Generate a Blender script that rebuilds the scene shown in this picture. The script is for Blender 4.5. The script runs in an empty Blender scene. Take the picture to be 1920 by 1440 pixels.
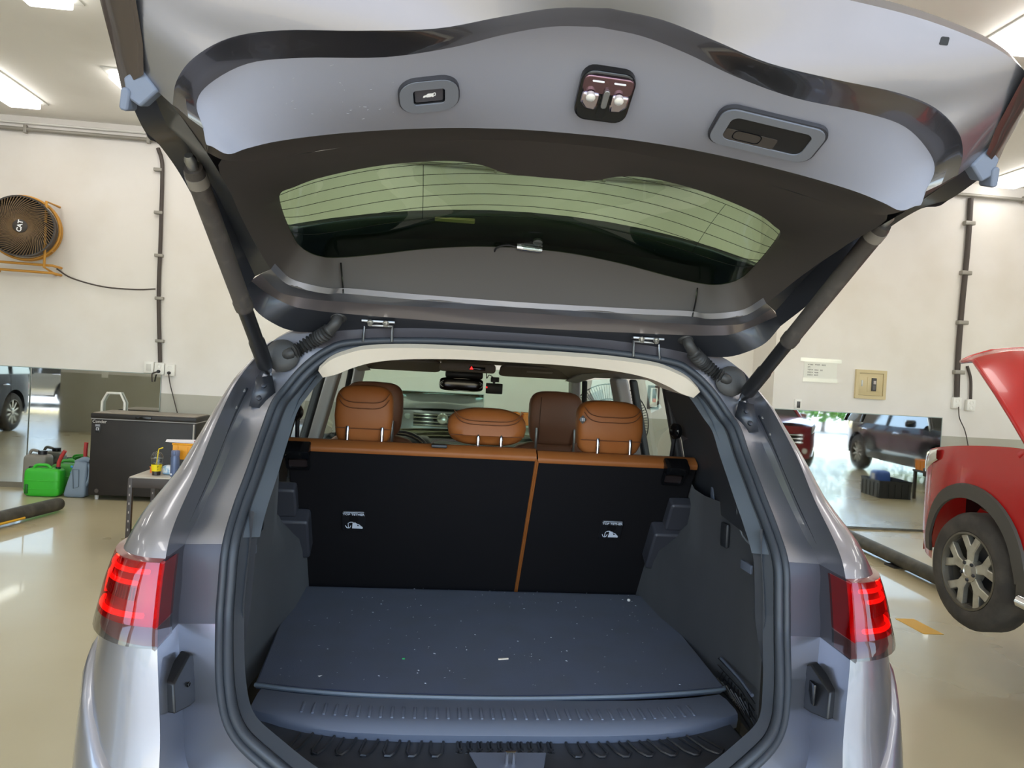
import bpy, bmesh, math, random
from mathutils import Vector, Matrix
random.seed(7)
scene = bpy.context.scene
COL = scene.collection
rad = math.radians

# ------------------------------------------------------------------ camera
cam_data = bpy.data.cameras.new('camera'); cam = bpy.data.objects.new('camera', cam_data); COL.objects.link(cam)
YAW, PITCH, ROLL = rad(6.116), rad(0.724), rad(3.239)
_f = Vector((math.sin(YAW)*math.cos(PITCH), math.cos(YAW)*math.cos(PITCH), -math.sin(PITCH)))
_r = Vector((math.cos(YAW), -math.sin(YAW), 0)); _u = _r.cross(_f)
_r2 = _r*math.cos(ROLL) + _u*math.sin(ROLL); _u2 = -_r*math.sin(ROLL) + _u*math.cos(ROLL)
cam.matrix_world = Matrix(((_r2.x, _u2.x, -_f.x, -0.232), (_r2.y, _u2.y, -_f.y, 0.0), (_r2.z, _u2.z, -_f.z, 1.563), (0, 0, 0, 1)))
cam_data.sensor_width = 36.0; cam_data.lens = 1450.4/1920*36.0; cam_data.clip_start = 0.02; cam_data.clip_end = 300
scene.camera = cam

# ------------------------------------------------------------------ world, sun, exposure
world = bpy.data.worlds.new('world'); scene.world = world; world.use_nodes = True
wn = world.node_tree; wn.nodes.clear()
_o = wn.nodes.new('ShaderNodeOutputWorld'); _b = wn.nodes.new('ShaderNodeBackground'); _s = wn.nodes.new('ShaderNodeTexSky')
_s.sky_type = 'NISHITA'; _s.sun_disc = False; _s.sun_elevation = rad(62); _s.sun_rotation = rad(200); _s.air_density = 1.2; _s.dust_density = 1.2; _s.ozone_density = 1.6
wn.links.new(_s.outputs[0], _b.inputs[0]); _b.inputs[1].default_value = 1.0
wn.links.new(_b.outputs[0], _o.inputs[0])
sd = bpy.data.lights.new('sun', 'SUN'); sd.energy = 9.0; sd.angle = rad(0.6); sd.color = (1, .96, .90)
sun = bpy.data.objects.new('sun', sd); COL.objects.link(sun)
sun.location = (2, -12, 14); sun.rotation_euler = (Vector((-0.10, 0.40, -1.0))).to_track_quat('-Z', 'Y').to_euler()
vs = scene.view_settings
vs.view_transform = 'Standard'; vs.look = 'None'; vs.gamma = 1; vs.use_curve_mapping = False; vs.exposure = -0.08
LAMP = 8.5      # strength of the ceiling panels

# ------------------------------------------------------------------ materials
def lin(c): return tuple((v/255/12.92) if v/255 <= .04045 else ((v/255+.055)/1.055)**2.4 for v in c)
_m = {}
def M(name, rgb=(128,128,128), rough=.5, metal=0, coat=0, noise=None, bump=None, emit=None, spec=.5, sheen=0, vary=None, trans=0):
    if name in _m: return _m[name]
    m = bpy.data.materials.new(name); m.use_nodes = True; nt = m.node_tree; b = nt.nodes['Principled BSDF']
    c = lin(rgb); b.inputs['Base Color'].default_value = (*c, 1); b.inputs['Roughness'].default_value = rough; b.inputs['Metallic'].default_value = metal
    b.inputs['Coat Weight'].default_value = coat; b.inputs['Coat Roughness'].default_value = .04; b.inputs['Specular IOR Level'].default_value = spec
    b.inputs['Sheen Weight'].default_value = sheen
    if trans: b.inputs['Transmission Weight'].default_value = trans
    if emit: b.inputs['Emission Color'].default_value = (*lin(emit[0]), 1); b.inputs['Emission Strength'].default_value = emit[1]
    tc = None
    def coord():
        nonlocal tc
        if tc is None: tc = nt.nodes.new('ShaderNodeTexCoord')
        return tc.outputs['Object']
    if noise:                      # (scale, second colour, low, high)
        n = nt.nodes.new('ShaderNodeTexNoise'); n.inputs['Scale'].default_value = noise[0]; n.inputs['Detail'].default_value = 5
        nt.links.new(coord(), n.inputs['Vector'])
        r = nt.nodes.new('ShaderNodeValToRGB'); r.color_ramp.elements[0].position = noise[2]; r.color_ramp.elements[1].position = noise[3]
        r.color_ramp.elements[0].color = (*c, 1); r.color_ramp.elements[1].color = (*lin(noise[1]), 1)
        nt.links.new(n.outputs['Fac'], r.inputs[0]); nt.links.new(r.outputs[0], b.inputs['Base Color'])
    if bump:                       # (scale, strength, distance)
        n = nt.nodes.new('ShaderNodeTexNoise'); n.inputs['Scale'].default_value = bump[0]; n.inputs['Detail'].default_value = 3
        nt.links.new(coord(), n.inputs['Vector']); bp = nt.nodes.new('ShaderNodeBump'); bp.inputs['Strength'].default_value = bump[1]; bp.inputs['Distance'].default_value = bump[2]
        nt.links.new(n.outputs['Fac'], bp.inputs['Height']); nt.links.new(bp.outputs[0], b.inputs['Normal'])
    if vary:                       # (scale, low rough, high rough)
        n = nt.nodes.new('ShaderNodeTexNoise'); n.inputs['Scale'].default_value = vary[0]; n.inputs['Detail'].default_value = 4
        nt.links.new(coord(), n.inputs['Vector']); mr = nt.nodes.new('ShaderNodeMapRange'); mr.inputs['From Min'].default_value = .35; mr.inputs['From Max'].default_value = .65
        mr.inputs['To Min'].default_value = vary[1]; mr.inputs['To Max'].default_value = vary[2]
        nt.links.new(n.outputs['Fac'], mr.inputs[0]); nt.links.new(mr.outputs[0], b.inputs['Roughness'])
    _m[name] = m; return m
def GLASS(name, tint, ior=1.45, rough=.01):
    if name in _m: return _m[name]
    m = bpy.data.materials.new(name); m.use_nodes = True; nt = m.node_tree; nt.nodes.clear()
    o = nt.nodes.new('ShaderNodeOutputMaterial'); t = nt.nodes.new('ShaderNodeBsdfTransparent'); g = nt.nodes.new('ShaderNodeBsdfGlossy'); mx = nt.nodes.new('ShaderNodeMixShader'); lw = nt.nodes.new('ShaderNodeLayerWeight'); pw = nt.nodes.new('ShaderNodeMath'); pw.operation = 'POWER'; pw.inputs[1].default_value = 5; fr = nt.nodes.new('ShaderNodeMapRange')
    t.inputs[0].default_value = (*tint, 1); g.inputs['Roughness'].default_value = rough; lw.inputs[0].default_value = .5; f0 = ((ior-1)/(ior+1))**2*1.6; fr.inputs['To Min'].default_value = f0; fr.inputs['To Max'].default_value = .95; nt.links.new(lw.outputs['Facing'], pw.inputs[0]); nt.links.new(pw.outputs[0], fr.inputs[0])
    nt.links.new(fr.outputs[0], mx.inputs[0]); nt.links.new(t.outputs[0], mx.inputs[1]); nt.links.new(g.outputs[0], mx.inputs[2]); nt.links.new(mx.outputs[0], o.inputs[0])
    _m[name] = m; return m

# ------------------------------------------------------------------ mesh helpers
def link(name, me, mat, parent=None, sharp=40):
    if mat is not None and not me.materials: me.materials.append(mat)
    if sharp is not None:
        me.shade_smooth(); me.set_sharp_from_angle(angle=rad(sharp))
    o = bpy.data.objects.new(name, me); COL.objects.link(o)
    if parent is not None: o.parent = parent
    return o
def mesh(name, verts, faces, mat, parent=None, sharp=40, recalc=True):
    me = bpy.data.meshes.new(name); me.from_pydata([tuple(v) for v in verts], [], faces)
    if recalc:
        bm = bmesh.new(); bm.from_mesh(me); bmesh.ops.remove_doubles(bm, verts=bm.verts, dist=1e-5); bmesh.ops.recalc_face_normals(bm, faces=bm.faces); bm.to_mesh(me); bm.free()
    me.update(); return link(name, me, mat, parent, sharp)
def tag(o, label, cat=None, group=None, kind=None):
    if label: o['label'] = label
    if cat: o['category'] = cat
    if group: o['group'] = group
    if kind: o['kind'] = kind
    return o
def thing(name, label, cat, loc=(0,0,0), rz=0, group=None):
    o = bpy.data.objects.new(name, None); COL.objects.link(o); o.location = loc; o.rotation_euler = (0, 0, rz); o.empty_display_size = .1
    return tag(o, label, cat, group)
def struct(o): o['kind'] = 'structure'; return o
def kids(o): return [c for c in COL.objects if c.parent == o]
def dup(o, loc=None, rz=None, label=None, parent=None):
    c = o.copy(); COL.objects.link(c)
    if parent is not None: c.parent = parent
    for k in kids(o): dup(k, parent=c)
    if loc is not None: c.location = loc
    if rz is not None: c.rotation_euler = (0, 0, rz)
    if label: c['label'] = label
    return c
def cr(P, k=6):                    # uniform Catmull-Rom, k samples per segment
    P = [Vector(p) for p in P]; out = []
    for i in range(len(P)-1):
        p0 = P[i-1] if i else P[0]*2-P[1]; p1 = P[i]; p2 = P[i+1]; p3 = P[i+2] if i+2 < len(P) else P[-1]*2-P[-2]
        for j in range(k):
            t = j/k
            out.append(.5*((2*p1)+(p2-p0)*t+(2*p0-5*p1+4*p2-p3)*t*t+(3*p1-p0-3*p2+p3)*t**3))
    out.append(P[-1]); return out
def gridfaces(nr, nc, off=0, close=False):
    F = []
    for i in range(nr-1):
        for j in range(nc-1 if not close else nc):
            j2 = (j+1) % nc
            F.append((off+i*nc+j, off+i*nc+j2, off+(i+1)*nc+j2, off+(i+1)*nc+j))
    return F
def loft(name, rails, mat, parent=None, sharp=40, thick=0, close=False):
    n = len(rails[0]); V = [v for r in rails for v in r]
    o = mesh(name, V, gridfaces(len(rails), n, close=close), mat, parent, sharp)
    if thick:
        s = o.modifiers.new('solid', 'SOLIDIFY'); s.thickness = thick; s.offset = 0
    return o
def mx(P): return [Vector((-p[0], p[1], p[2])) for p in P]
def full(P): P = [Vector(p) for p in P]; return mx(P)[::-1][:-1] + P          # rail from the centre outwards -> across the whole car
def both(name, rails, mat, parent, **k):                                      # right part and its mirror image as two parts
    rails = [[Vector(p) for p in r] for r in rails]
    return loft(name, rails, mat, parent, **k), loft(name, [mx(r) for r in rails], mat, parent, **k)
def box(name, size, loc, mat, parent=None, bev=0, seg=2, rot=None, sharp=40):
    bm = bmesh.new(); bmesh.ops.create_cube(bm, size=1); bmesh.ops.scale(bm, vec=size, verts=bm.verts)
    if bev: bmesh.ops.bevel(bm, geom=list(bm.edges), offset=min(bev, .49*min(size)), segments=seg, profile=.5, affect='EDGES')
    if rot is not None: bmesh.ops.rotate(bm, verts=bm.verts, cent=(0,0,0), matrix=rot if isinstance(rot, Matrix) else (Matrix.Rotation(rot[2],3,'Z') @ Matrix.Rotation(rot[1],3,'Y') @ Matrix.Rotation(rot[0],3,'X')))
    bmesh.ops.translate(bm, verts=bm.verts, vec=loc)
    me = bpy.data.meshes.new(name); bm.to_mesh(me); bm.free(); return link(name, me, mat, parent, sharp)
def tubeverts(P, r, seg=8, cap=True, off=0):
    P = [Vector(p) for p in P]; V = []; F = []; n = len(P)
    rr = r if isinstance(r, (list, tuple)) else [r]*n
    t0 = (P[1]-P[0]).normalized(); up = Vector((0,0,1)) if abs(t0.z) < .9 else Vector((1,0,0)); a = t0.cross(up).normalized()
    for i in range(n):
        t = ((P[min(i+1,n-1)]-P[max(i-1,0)])).normalized(); a = (a - t*a.dot(t)).normalized(); b = t.cross(a)
        for j in range(seg):
            th = 2*math.pi*j/seg; V.append(P[i]+(a*math.cos(th)+b*math.sin(th))*rr[i])
    for i in range(n-1):
        for j in range(seg): F.append((off+i*seg+j, off+i*seg+(j+1)%seg, off+(i+1)*seg+(j+1)%seg, off+(i+1)*seg+j))
    if cap: F.append(tuple(off+j for j in range(seg))); F.append(tuple(off+(n-1)*seg+j for j in range(seg)))
    return V, F
def tube(name, P, r, mat, parent=None, seg=8, k=0, sharp=50):
    if k: P = cr(P, k)
    V, F = tubeverts(P, r, seg); return mesh(name, V, F, mat, parent, sharp)
def tubes(name, lst, mat, parent=None, seg=6, sharp=50):                       # several strands of one part
    V = []; F = []
    for P, r in lst:
        v, f = tubeverts(P, r, seg, off=len(V)); V += v; F += f
    return mesh(name, V, F, mat, parent, sharp, recalc=False)
def frame(o, n, up=(0,0,1)):                                                  # local x,y in the plane, z along n
    n = Vector(n).normalized(); x = Vector(up).cross(n).normalized(); y = n.cross(x)
    m = Matrix((x, y, n)).transposed().to_4x4(); m.translation = Vector(o); return m
def frameXY(o, x, y):
    x = Vector(x).normalized(); y = Vector(y); y = (y-x*y.dot(x)).normalized(); n = x.cross(y)
    m = Matrix((x, y, n)).transposed().to_4x4(); m.translation = Vector(o); return m
def lathe(name, prof, mat, parent=None, seg=24, T=Matrix.Identity(4), sharp=40, cap=True):  # prof: (radius, height along z of T)
    V = []; n = len(prof)
    for r, h in prof:
        for j in range(seg):
            th = 2*math.pi*j/seg; V.append(T @ Vector((r*math.cos(th), r*math.sin(th), h)))
    F = gridfaces(n, seg, close=True)
    if cap and prof[0][0] > 1e-4: F.append(tuple(range(seg)))
    if cap and prof[-1][0] > 1e-4: F.append(tuple((n-1)*seg+j for j in range(seg)))
    return mesh(name, V, F, mat, parent, sharp)
def rrect(w, h, r, n=5):
    out = []
    for cx, cy, a in ((w/2-r, h/2-r, 0), (-w/2+r, h/2-r, 90), (-w/2+r, -h/2+r, 180), (w/2-r, -h/2+r, 270)):
        for i in range(n+1):
            t = rad(a+90*i/n); out.append((cx+r*math.cos(t), cy+r*math.sin(t)))
    return out
def prism(name, pts, z0, z1, mat, parent=None, T=Matrix.Identity(4), bev=0, sharp=40):  # polygon in the xy of T, from z0 to z1
    n = len(pts); V = [T @ Vector((p[0], p[1], z)) for z in (z0, z1) for p in pts]
    F = [tuple(range(n)), tuple(range(n, 2*n))] + [(i, (i+1) % n, n+(i+1) % n, n+i) for i in range(n)]
    o = mesh(name, V, F, mat, parent, sharp)
    if bev:
        b = o.modifiers.new('bev', 'BEVEL'); b.width = bev; b.segments = 2; b.limit_method = 'ANGLE'; b.angle_limit = rad(40)
    return o
def ring(name, outer, inner, z0, z1, mat, parent=None, T=Matrix.Identity(4), sharp=40):  # outer and inner loops with the same count
    n = len(outer); V = [T @ Vector((*p, z)) for z in (z0, z1) for l in (outer, inner) for p in l]; F = []
    for i in range(n):
        j = (i+1) % n; F += [(i, j, n+j, n+i), (2*n+i, 2*n+j, 3*n+j, 3*n+i), (i, j, 2*n+j, 2*n+i), (n+i, n+j, 3*n+j, 3*n+i)]
    return mesh(name, V, F, mat, parent, sharp)
def text(name, body, size, T, mat, parent=None, align='CENTER', ext=.0004, bold=0):
    c = bpy.data.curves.new(name, 'FONT'); c.body = body; c.size = size; c.align_x = align; c.align_y = 'CENTER'; c.extrude = ext; c.offset = bold; c.resolution_u = 3
    t = bpy.data.objects.new('t', c); COL.objects.link(t); dg = bpy.context.evaluated_depsgraph_get(); dg.update()
    me = bpy.data.meshes.new_from_object(t.evaluated_get(dg)); bpy.data.objects.remove(t); me.name = name; me.transform(T); me.materials.clear()
    return link(name, me, mat, parent, None)
def sweepbox(name, size, loc, mat, parent, power=4, n=20, sharp=60, shape=None):       # super-ellipsoid cushion
    V = []; e = 2.0/power
    def sg(v): return math.copysign(abs(v)**e, v)
    for i in range(n+1):
        ph = -math.pi/2+math.pi*i/n
        for j in range(2*n):
            th = 2*math.pi*j/(2*n); p = Vector((size[0]/2*sg(math.cos(ph))*sg(math.cos(th)), size[1]/2*sg(math.cos(ph))*sg(math.sin(th)), size[2]/2*sg(math.sin(ph))))
            if shape: p = shape(p)
            V.append(p+Vector(loc))
    return mesh(name, V, gridfaces(n+1, 2*n, close=True), mat, parent, sharp)
# ================================================================== the room
def Lw(x, z): return (-.232+(x+.232)*1.0282, 1.563+(z-1.563)*1.0282)     # points measured on the front wall, left bay
def Rw(x, z): return (-.232+(x+.232)*1.0303, 1.563+(z-1.563)*1.0303)     # the same, right bay
YL, YR, XS, CEIL = 9.10, 8.50, 3.69, 4.10
def wallmat(name, up, low, zsplit):
    m = M(name, up, .6, bump=(60, .05, .002)); nt = m.node_tree; b = nt.nodes['Principled BSDF']
    tc = nt.nodes.new('ShaderNodeTexCoord'); sx = nt.nodes.new('ShaderNodeSeparateXYZ'); gt = nt.nodes.new('ShaderNodeMath'); gt.operation = 'GREATER_THAN'; gt.inputs[1].default_value = zsplit
    n = nt.nodes.new('ShaderNodeTexNoise'); n.inputs['Scale'].default_value = 1.3; n.inputs['Detail'].default_value = 8
    r = nt.nodes.new('ShaderNodeValToRGB'); r.color_ramp.elements[0].position = .42; r.color_ramp.elements[1].position = .75
    r.color_ramp.elements[0].color = (1, 1, 1, 1); r.color_ramp.elements[1].color = (.90, .88, .84, 1)
    a = nt.nodes.new('ShaderNodeMix'); a.data_type = 'RGBA'; a.inputs['A'].default_value = (*lin(low), 1); a.inputs['B'].default_value = (*lin(up), 1)
    mu = nt.nodes.new('ShaderNodeMix'); mu.data_type = 'RGBA'; mu.blend_type = 'MULTIPLY'; mu.inputs[0].default_value = 1
    nt.links.new(tc.outputs['Object'], sx.inputs[0]); nt.links.new(sx.outputs['Z'], gt.inputs[0]); nt.links.new(gt.outputs[0], a.inputs['Factor'])
    nt.links.new(tc.outputs['Object'], n.inputs['Vector']); nt.links.new(n.outputs['Fac'], r.inputs[0])
    nt.links.new(a.outputs['Result'], mu.inputs['A']); nt.links.new(r.outputs[0], mu.inputs['B']); nt.links.new(mu.outputs['Result'], b.inputs['Base Color'])
    return m
WALL = wallmat('wall_paint', (226, 222, 217), (176, 173, 160), 1.125)
FLOOR = M('epoxy_floor', (188, 177, 144), .32, coat=.25, noise=(.9, (176, 164, 130), .3, .8), vary=(.8, .26, .36))
CEILM = M('ceiling_paint', (244, 242, 237), .7, noise=(.8, (232, 229, 223), .45, .7))
struct(box('floor', (25, 11.75, .2), (.5, 3.3, -.1), FLOOR))
struct(box('outdoor_ground', (90, 45, .2), (0, -25.07, -.11), M('concrete_yard', (176, 172, 165), .8, noise=(.7, (150, 147, 140), .4, .7))))
struct(box('ceiling', (25.4, 12.2, .25), (.5, 3.2, CEIL+.125), CEILM))
struct(box('wall_front', (XS+12, .2, CEIL), ((XS-12)/2, YL+.1, CEIL/2), WALL))
struct(box('wall_front_right', (13-XS, .8, CEIL), ((XS+13)/2, YR+.4, CEIL/2), WALL))
struct(box('wall_left', (.2, 11.8, CEIL), (-12.1, 3.3, CEIL/2), WALL))
struct(box('wall_right', (.2, 11.8, CEIL), (13.1, 3.3, CEIL/2), WALL))
struct(box('wall_back', (25.4, .25, .4), (.5, -2.6, CEIL-.2), WALL))
for x in (-11.8, -6.2, 6.6, 12.8): struct(box('pillar_back', (.45, .45, 3.7), (x, -2.4, 1.85), WALL, bev=.01))
struct(box('pillar_inner', (1.9, .4, CEIL), (-6.2, 2.55, CEIL/2), WALL, bev=.01))
for p in [(-6.35, 2.757, 1.12)]: tag(box('wall_switch', (.12, .012, .12), p, M('switch_white', (232, 230, 222), .4), bev=.004), 'white switch plate on the grey lower part of the inner pillar', 'switch')
struct(box('trim_1', (XS+12-.2, .012, .06), ((XS-12)/2, YL-.006, .03), M('grime_strip', (120, 112, 96), .7)))

# mirror sheets along the foot of the walls
MIR = M('mirror_sheet', (218, 224, 222), .015, 1.0, vary=(3.5, .008, .045))
def mirror(x0, x1, y, z1, label, tilt=0):
    t = thing('wall_mirror', label, 'mirror', (x0, y, 0))
    w = x1-x0; R_ = Matrix.Rotation(-rad(tilt), 3, 'Z'); T = R_.to_4x4()
    o = box('mirror_sheet', (w, .008, z1-.03), (0,0,0), MIR, t, sharp=None); o.data.transform(T @ Matrix.Translation((w/2, -.006, z1/2+.015)))
    e = M('mirror_edge', (150, 160, 155), .3, .5)
    for nm, s, l in (('top_clip', (w, .012, .008), (w/2, -.006, z1+.004)), ('side_edge', (.006, .012, z1-.03), (w-.003, -.007, z1/2+.015))):
        q = box(nm, s, (0,0,0), e, t); q.data.transform(T @ Matrix.Translation(l))
    if tilt:
        d = math.sin(rad(tilt))*w
        prism('batten', [(0, 0), (w*math.cos(rad(tilt)), -d), (w*math.cos(rad(tilt)), 0)], .03, z1, M('batten_wood', (170, 150, 120), .7), t)
    return t
mirror(-7.4, -4.62, YL, 1.335, 'tall wall mirror left of the chest freezer, towards the wall fan')
mirror(-4.61, Lw(-3.15, 0)[0], YL, 1.335, 'wall mirror standing behind the green jerrycans')
mirror(-1.1, .42, YL, 1.30, 'wall mirror on the wall ahead of the grey suv windscreen')
mirror(3.72, 5.71, YR-.002, 1.335, 'wall mirror under the beige breaker box beside the red car', 2.8)
# lights
PANEL = M('light_diffuser', (255, 252, 244), .5, emit=((255, 252, 247), LAMP)); PFR = M('light_frame', (225, 225, 220), .5)
def light(x, y, label):
    t = thing('ceiling_light', label, 'ceiling light', (x, y, CEIL), group='fluorescent ceiling panels')
    box('frame', (.40, 1.30, .012), (0, 0, -.006), PFR, t, bev=.003); box('diffuser', (.31, 1.18, .07), (0, 0, -.047), PANEL, t, bev=.02)  # diffuser made deeper so its glowing sides light the ceiling
for x, y, w in ((-4.53, 7.95, 'wall fan'), (-3.1, 5.4, 'small work table'), (-3.1, 7.95, 'chest freezer'), (3.7, 4.55, 'red car with the open bonnet'), (6.2, 7.72, 'wall sockets behind the red bonnet')):
    light(x, y, 'long fluorescent ceiling panel above the '+w)
for x in (-9.5, -6.8, -4.53, -3.1, -.9, 1.4, 3.7, 6.2, 8.8, 11):  # extra panels out of direct view, added to light the workshop
    for y in (-.3, 2.4, 5.2, 7.9):
        if (x, y) in ((-.9, 2.4), (1.4, 2.4), (-.9, -.3), (1.4, -.3), (-4.53, 7.9), (-3.1, 7.9), (-3.1, 5.2), (3.7, 5.2), (6.2, 7.9)): continue
        if x < -4 and y < 7 and x > -5: continue
        light(x, y, 'added long fluorescent ceiling panel, out of direct view, lighting the back and side bays of the workshop')
# pipes and cables on the walls
PIPE = M('pipe_grey', (150, 146, 138), .45, .3); CABLE = M('cable_dark', (70, 62, 58), .6); WHITEP = M('white_plastic', (232, 230, 224), .4)
def pipe(name, P, r, mat, label, cat='pipe', k=0, clips=0, clipn=(0, -1, 0)):
    t = thing(name, label, cat); P = [Vector(p) for p in P]; tube('run', P, r, mat, t, 8, k)
    for i in range(clips):
        u = (i+.5)/clips; p = P[0].lerp(P[-1], u)
        box('clip', (r*4.2, r*2.3, r*1.6) if abs(P[0].x-P[-1].x) < .3 else (r*1.6, r*2.3, r*4), p, PIPE, t, bev=r*.3)
pipe('conduit_pipe', [(-11.9, YL-.05, 3.945), (XS-.05, YL-.05, 3.945)], .022, PIPE, 'horizontal grey conduit below the ceiling over the fan wall', clips=12)
pipe('conduit_pipe', [(-11.9, YL-.03, 4.02), (XS-.05, YL-.03, 4.02)], .012, WHITEP, 'thin pale conduit just above the grey one over the fan wall')
pipe('conduit_pipe', [(XS+.05, YR-.05, 3.95), (12.9, YR-.05, 3.95)], .022, PIPE, 'horizontal grey conduit below the ceiling above the breaker box', clips=8)
def Lp(x, z, d=.03): a = Lw(x, z); return (a[0], YL-d, a[1])
def Rp(x, z, d=.03): a = Rw(x, z); return (a[0], YR-d, a[1])
pipe('drop_cable', [Lp(-3.30, 3.80), Lp(-3.255, 3.68), Lp(-3.24, 3.5), Lp(-3.225, 2.8), Lp(-3.215, 2.2), Lp(-3.165, 1.475)], .022, CABLE, 'dark cable bundle running down the wall to the white sockets over the freezer', 'cable', 6, 5)
pipe('drop_cable', [Rp(5.76, 3.85), Rp(5.76, 3.3), Rp(5.735, 2.55), Rp(5.73, 2.0), Rp(5.745, 1.59)], .03, CABLE, 'dark cable running down the wall beside the open red bonnet', 'cable', 6, 4)
pipe('drop_cable', [Rp(5.855, 1.95, .02), Rp(5.90, 1.8), Rp(5.915, 1.575)], .016, CABLE, 'short dark cable curving to the socket behind the red bonnet', 'cable', 6)
def fancable(): return [Lp(-4.28, 2.42), Lp(-4.12, 2.33), Lp(-3.8, 2.26), Lp(-3.45, 2.25, .05), Lp(-3.245, 2.27, .05)]
pipe('fan_cable', fancable(), .008, CABLE, 'thin black cable sagging along the wall from the fan', 'cable', 6)
def socket(x, z, f, lbl, plug=False, sw=False, lx=0):
    p = f(x, z, 0); t = thing('wall_socket', lbl, 'socket', p)
    box('box', (.105, .05, .13), (0, -.025, 0), WHITEP, t, bev=.006)
    if sw: box('rocker', (.05, .008, .075), (0, -.053, 0), M('rocker_grey', (205, 203, 196), .4), t, bev=.002)
    else:
        for dz in (.03, -.03): lathe('outlet', [(.024, 0), (.024, .006), (.018, .006), (.017, .001), (0, .001)], WHITEP, t, 16, frame((0, -.05, dz), (0, -1, 0)))
        if plug: lathe('plug', [(.017, 0), (.018, .03), (.009, .05), (0, .052)], M('plug_black', (25, 25, 27), .5), t, 12, frame((0, -.05, -.03), (0, -1, 0)))
socket(-3.275, 1.415, Lp, 'pale switch box left of the sockets over the freezer', sw=True)
socket(-3.165, 1.405, Lp, 'white double socket with a thin cable, under the dark cable bundle', True)
socket(-3.055, 1.395, Lp, 'white double socket with a black plug beside the grey wall paint', True)
socket(5.745, 1.52, Rp, 'white socket box at the foot of the dark cable behind the red bonnet', False)
socket(5.915, 1.505, Rp, 'white socket box half hidden by the edge of the red bonnet', False)
pipe('socket_cable', [Lp(-3.165, 1.375, .07), Lp(-3.20, 1.36, .09), Lp(-3.225, 1.34, .08), Lp(-3.23, 1.26, .05)], .008, CABLE, 'short black lead curling under the middle white socket', 'cable', 5)
pipe('socket_cable', [Lp(-3.055, 1.365, .08), Lp(-3.04, 1.25, .06), Lp(-3.0, 1.1, .05), Lp(-2.95, .93, .05)], .006, CABLE, 'black lead hanging from the plug down behind the freezer', 'cable', 5)
pipe('socket_cable', [Rp(5.745, 1.48, .07), Rp(5.78, 1.35, .05), Rp(5.86, 1.2, .05), Rp(5.93, .95, .05)], .006, CABLE, 'thin lead hanging from the socket down behind the red car', 'cable', 5)
# breaker box, switch, notice
p = Rp(4.705, 1.675, 0); t = thing('breaker_box', 'beige metal breaker box with a grey switch on the wall over the mirror', 'breaker box', p)
BEI = M('beige_metal', (201, 184, 142), .45); BED = M('beige_dark', (150, 134, 98), .5)
ring('frame', rrect(.375, .335, .004, 1), rrect(.30, .26, .003, 1), 0, .03, BEI, t, frame((0,0,0), (0,-1,0)))
box('door', (.296, .022, .256), (0, -.011, 0), BEI, t, bev=.003); box('inner_plate', (.15, .006, .17), (.03, -.025, 0), BEI, t, bev=.002)
b = box('breaker', (.055, .03, .15), (.03, -.03, 0), M('breaker_dark', (58, 56, 56), .4), t, bev=.003)
box('lever', (.03, .012, .04), (.03, -.05, .025), M('lever_grey', (185, 175, 172), .4), b, bev=.003); box('label_strip', (.03, .002, .05), (.03, -.046, -.035), M('label_dk', (90, 86, 84), .5), b)
box('latch', (.02, .01, .07), (-.11, -.025, .01), M('latch_grey', (190, 190, 185), .35, .4), t, bev=.003)
p = Rp(3.87, 1.405, 0); t = thing('light_switch', 'small white switch with a dark rocker above the right mirror corner', 'switch', p)
box('plate', (.085, .016, .125), (0, -.008, 0), WHITEP, t, bev=.004); box('rocker', (.036, .012, .075), (0, -.02, 0), M('rocker_dark', (70, 68, 66), .35), t, bev=.002)
p = Rp(4.11, 1.80, 0); t = thing('paper_notice', 'white printed paper notice taped to the wall left of the breaker box', 'notice', p)
box('sheet', (.40, .002, .24), (0, -.003, 0), M('paper', (226, 226, 218), .6), t)
for dz, w in ((.115, .5), (-.115, .42)): box('tape_strip', (w, .0015, .045), (0, -.0055, dz), M('tape_clear', (236, 236, 228), .12, coat=.6), t)
INK = M('ink', (96, 96, 92), .7)
random.seed(3)
PV = []; PF = []
for dz, words in ((.062, (4, 4, 3)), (.032, (2,)), (.002, (4, 3, 2)), (-.028, (4, 3)), (-.058, (4, 3))):
    x = -.15
    for w in words:
        for c in range(w):
            h = random.choice((.012, .014, .016))
            for (x0, z0, x1, z1) in ((-.006, h/2-.003, .006, h/2), (-.006, -.001, .004, .002), (.003, -h/2, .006, h/2), (-.006, -h/2, .002, -h/2+.003))[:random.choice((3, 4, 4))]:
                n0 = len(PV); PV += [(x+x0, -.0046, dz+z0), (x+x1, -.0046, dz+z0), (x+x1, -.0046, dz+z1), (x+x0, -.0046, dz+z1)]; PF.append((n0, n0+1, n0+2, n0+3))
            x += .0165
        x += .018
tag(mesh('printed_lines', PV, PF, INK, t, None, recalc=False), None, kind='stuff')
# red and white call box seen through the side window
p = Lp(2.39, 1.385, 0); t = thing('wall_call_box', 'dark framed wall panel with a white holder and a red tab', 'wall panel', p)
box('back_plate', (.145, .012, .285), (0, -.006, 0), M('panel_dark', (52, 38, 34), .5), t, bev=.003); box('holder', (.085, .03, .23), (0, -.025, 0), WHITEP, t, bev=.008)
box('window', (.05, .01, .15), (0, -.041, .03), M('panel_glass', (70, 76, 80), .1), t, bev=.003); box('red_tab', (.04, .012, .045), (0, -.044, -.035), M('tab_red', (190, 40, 35), .4), t, bev=.002)
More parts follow.
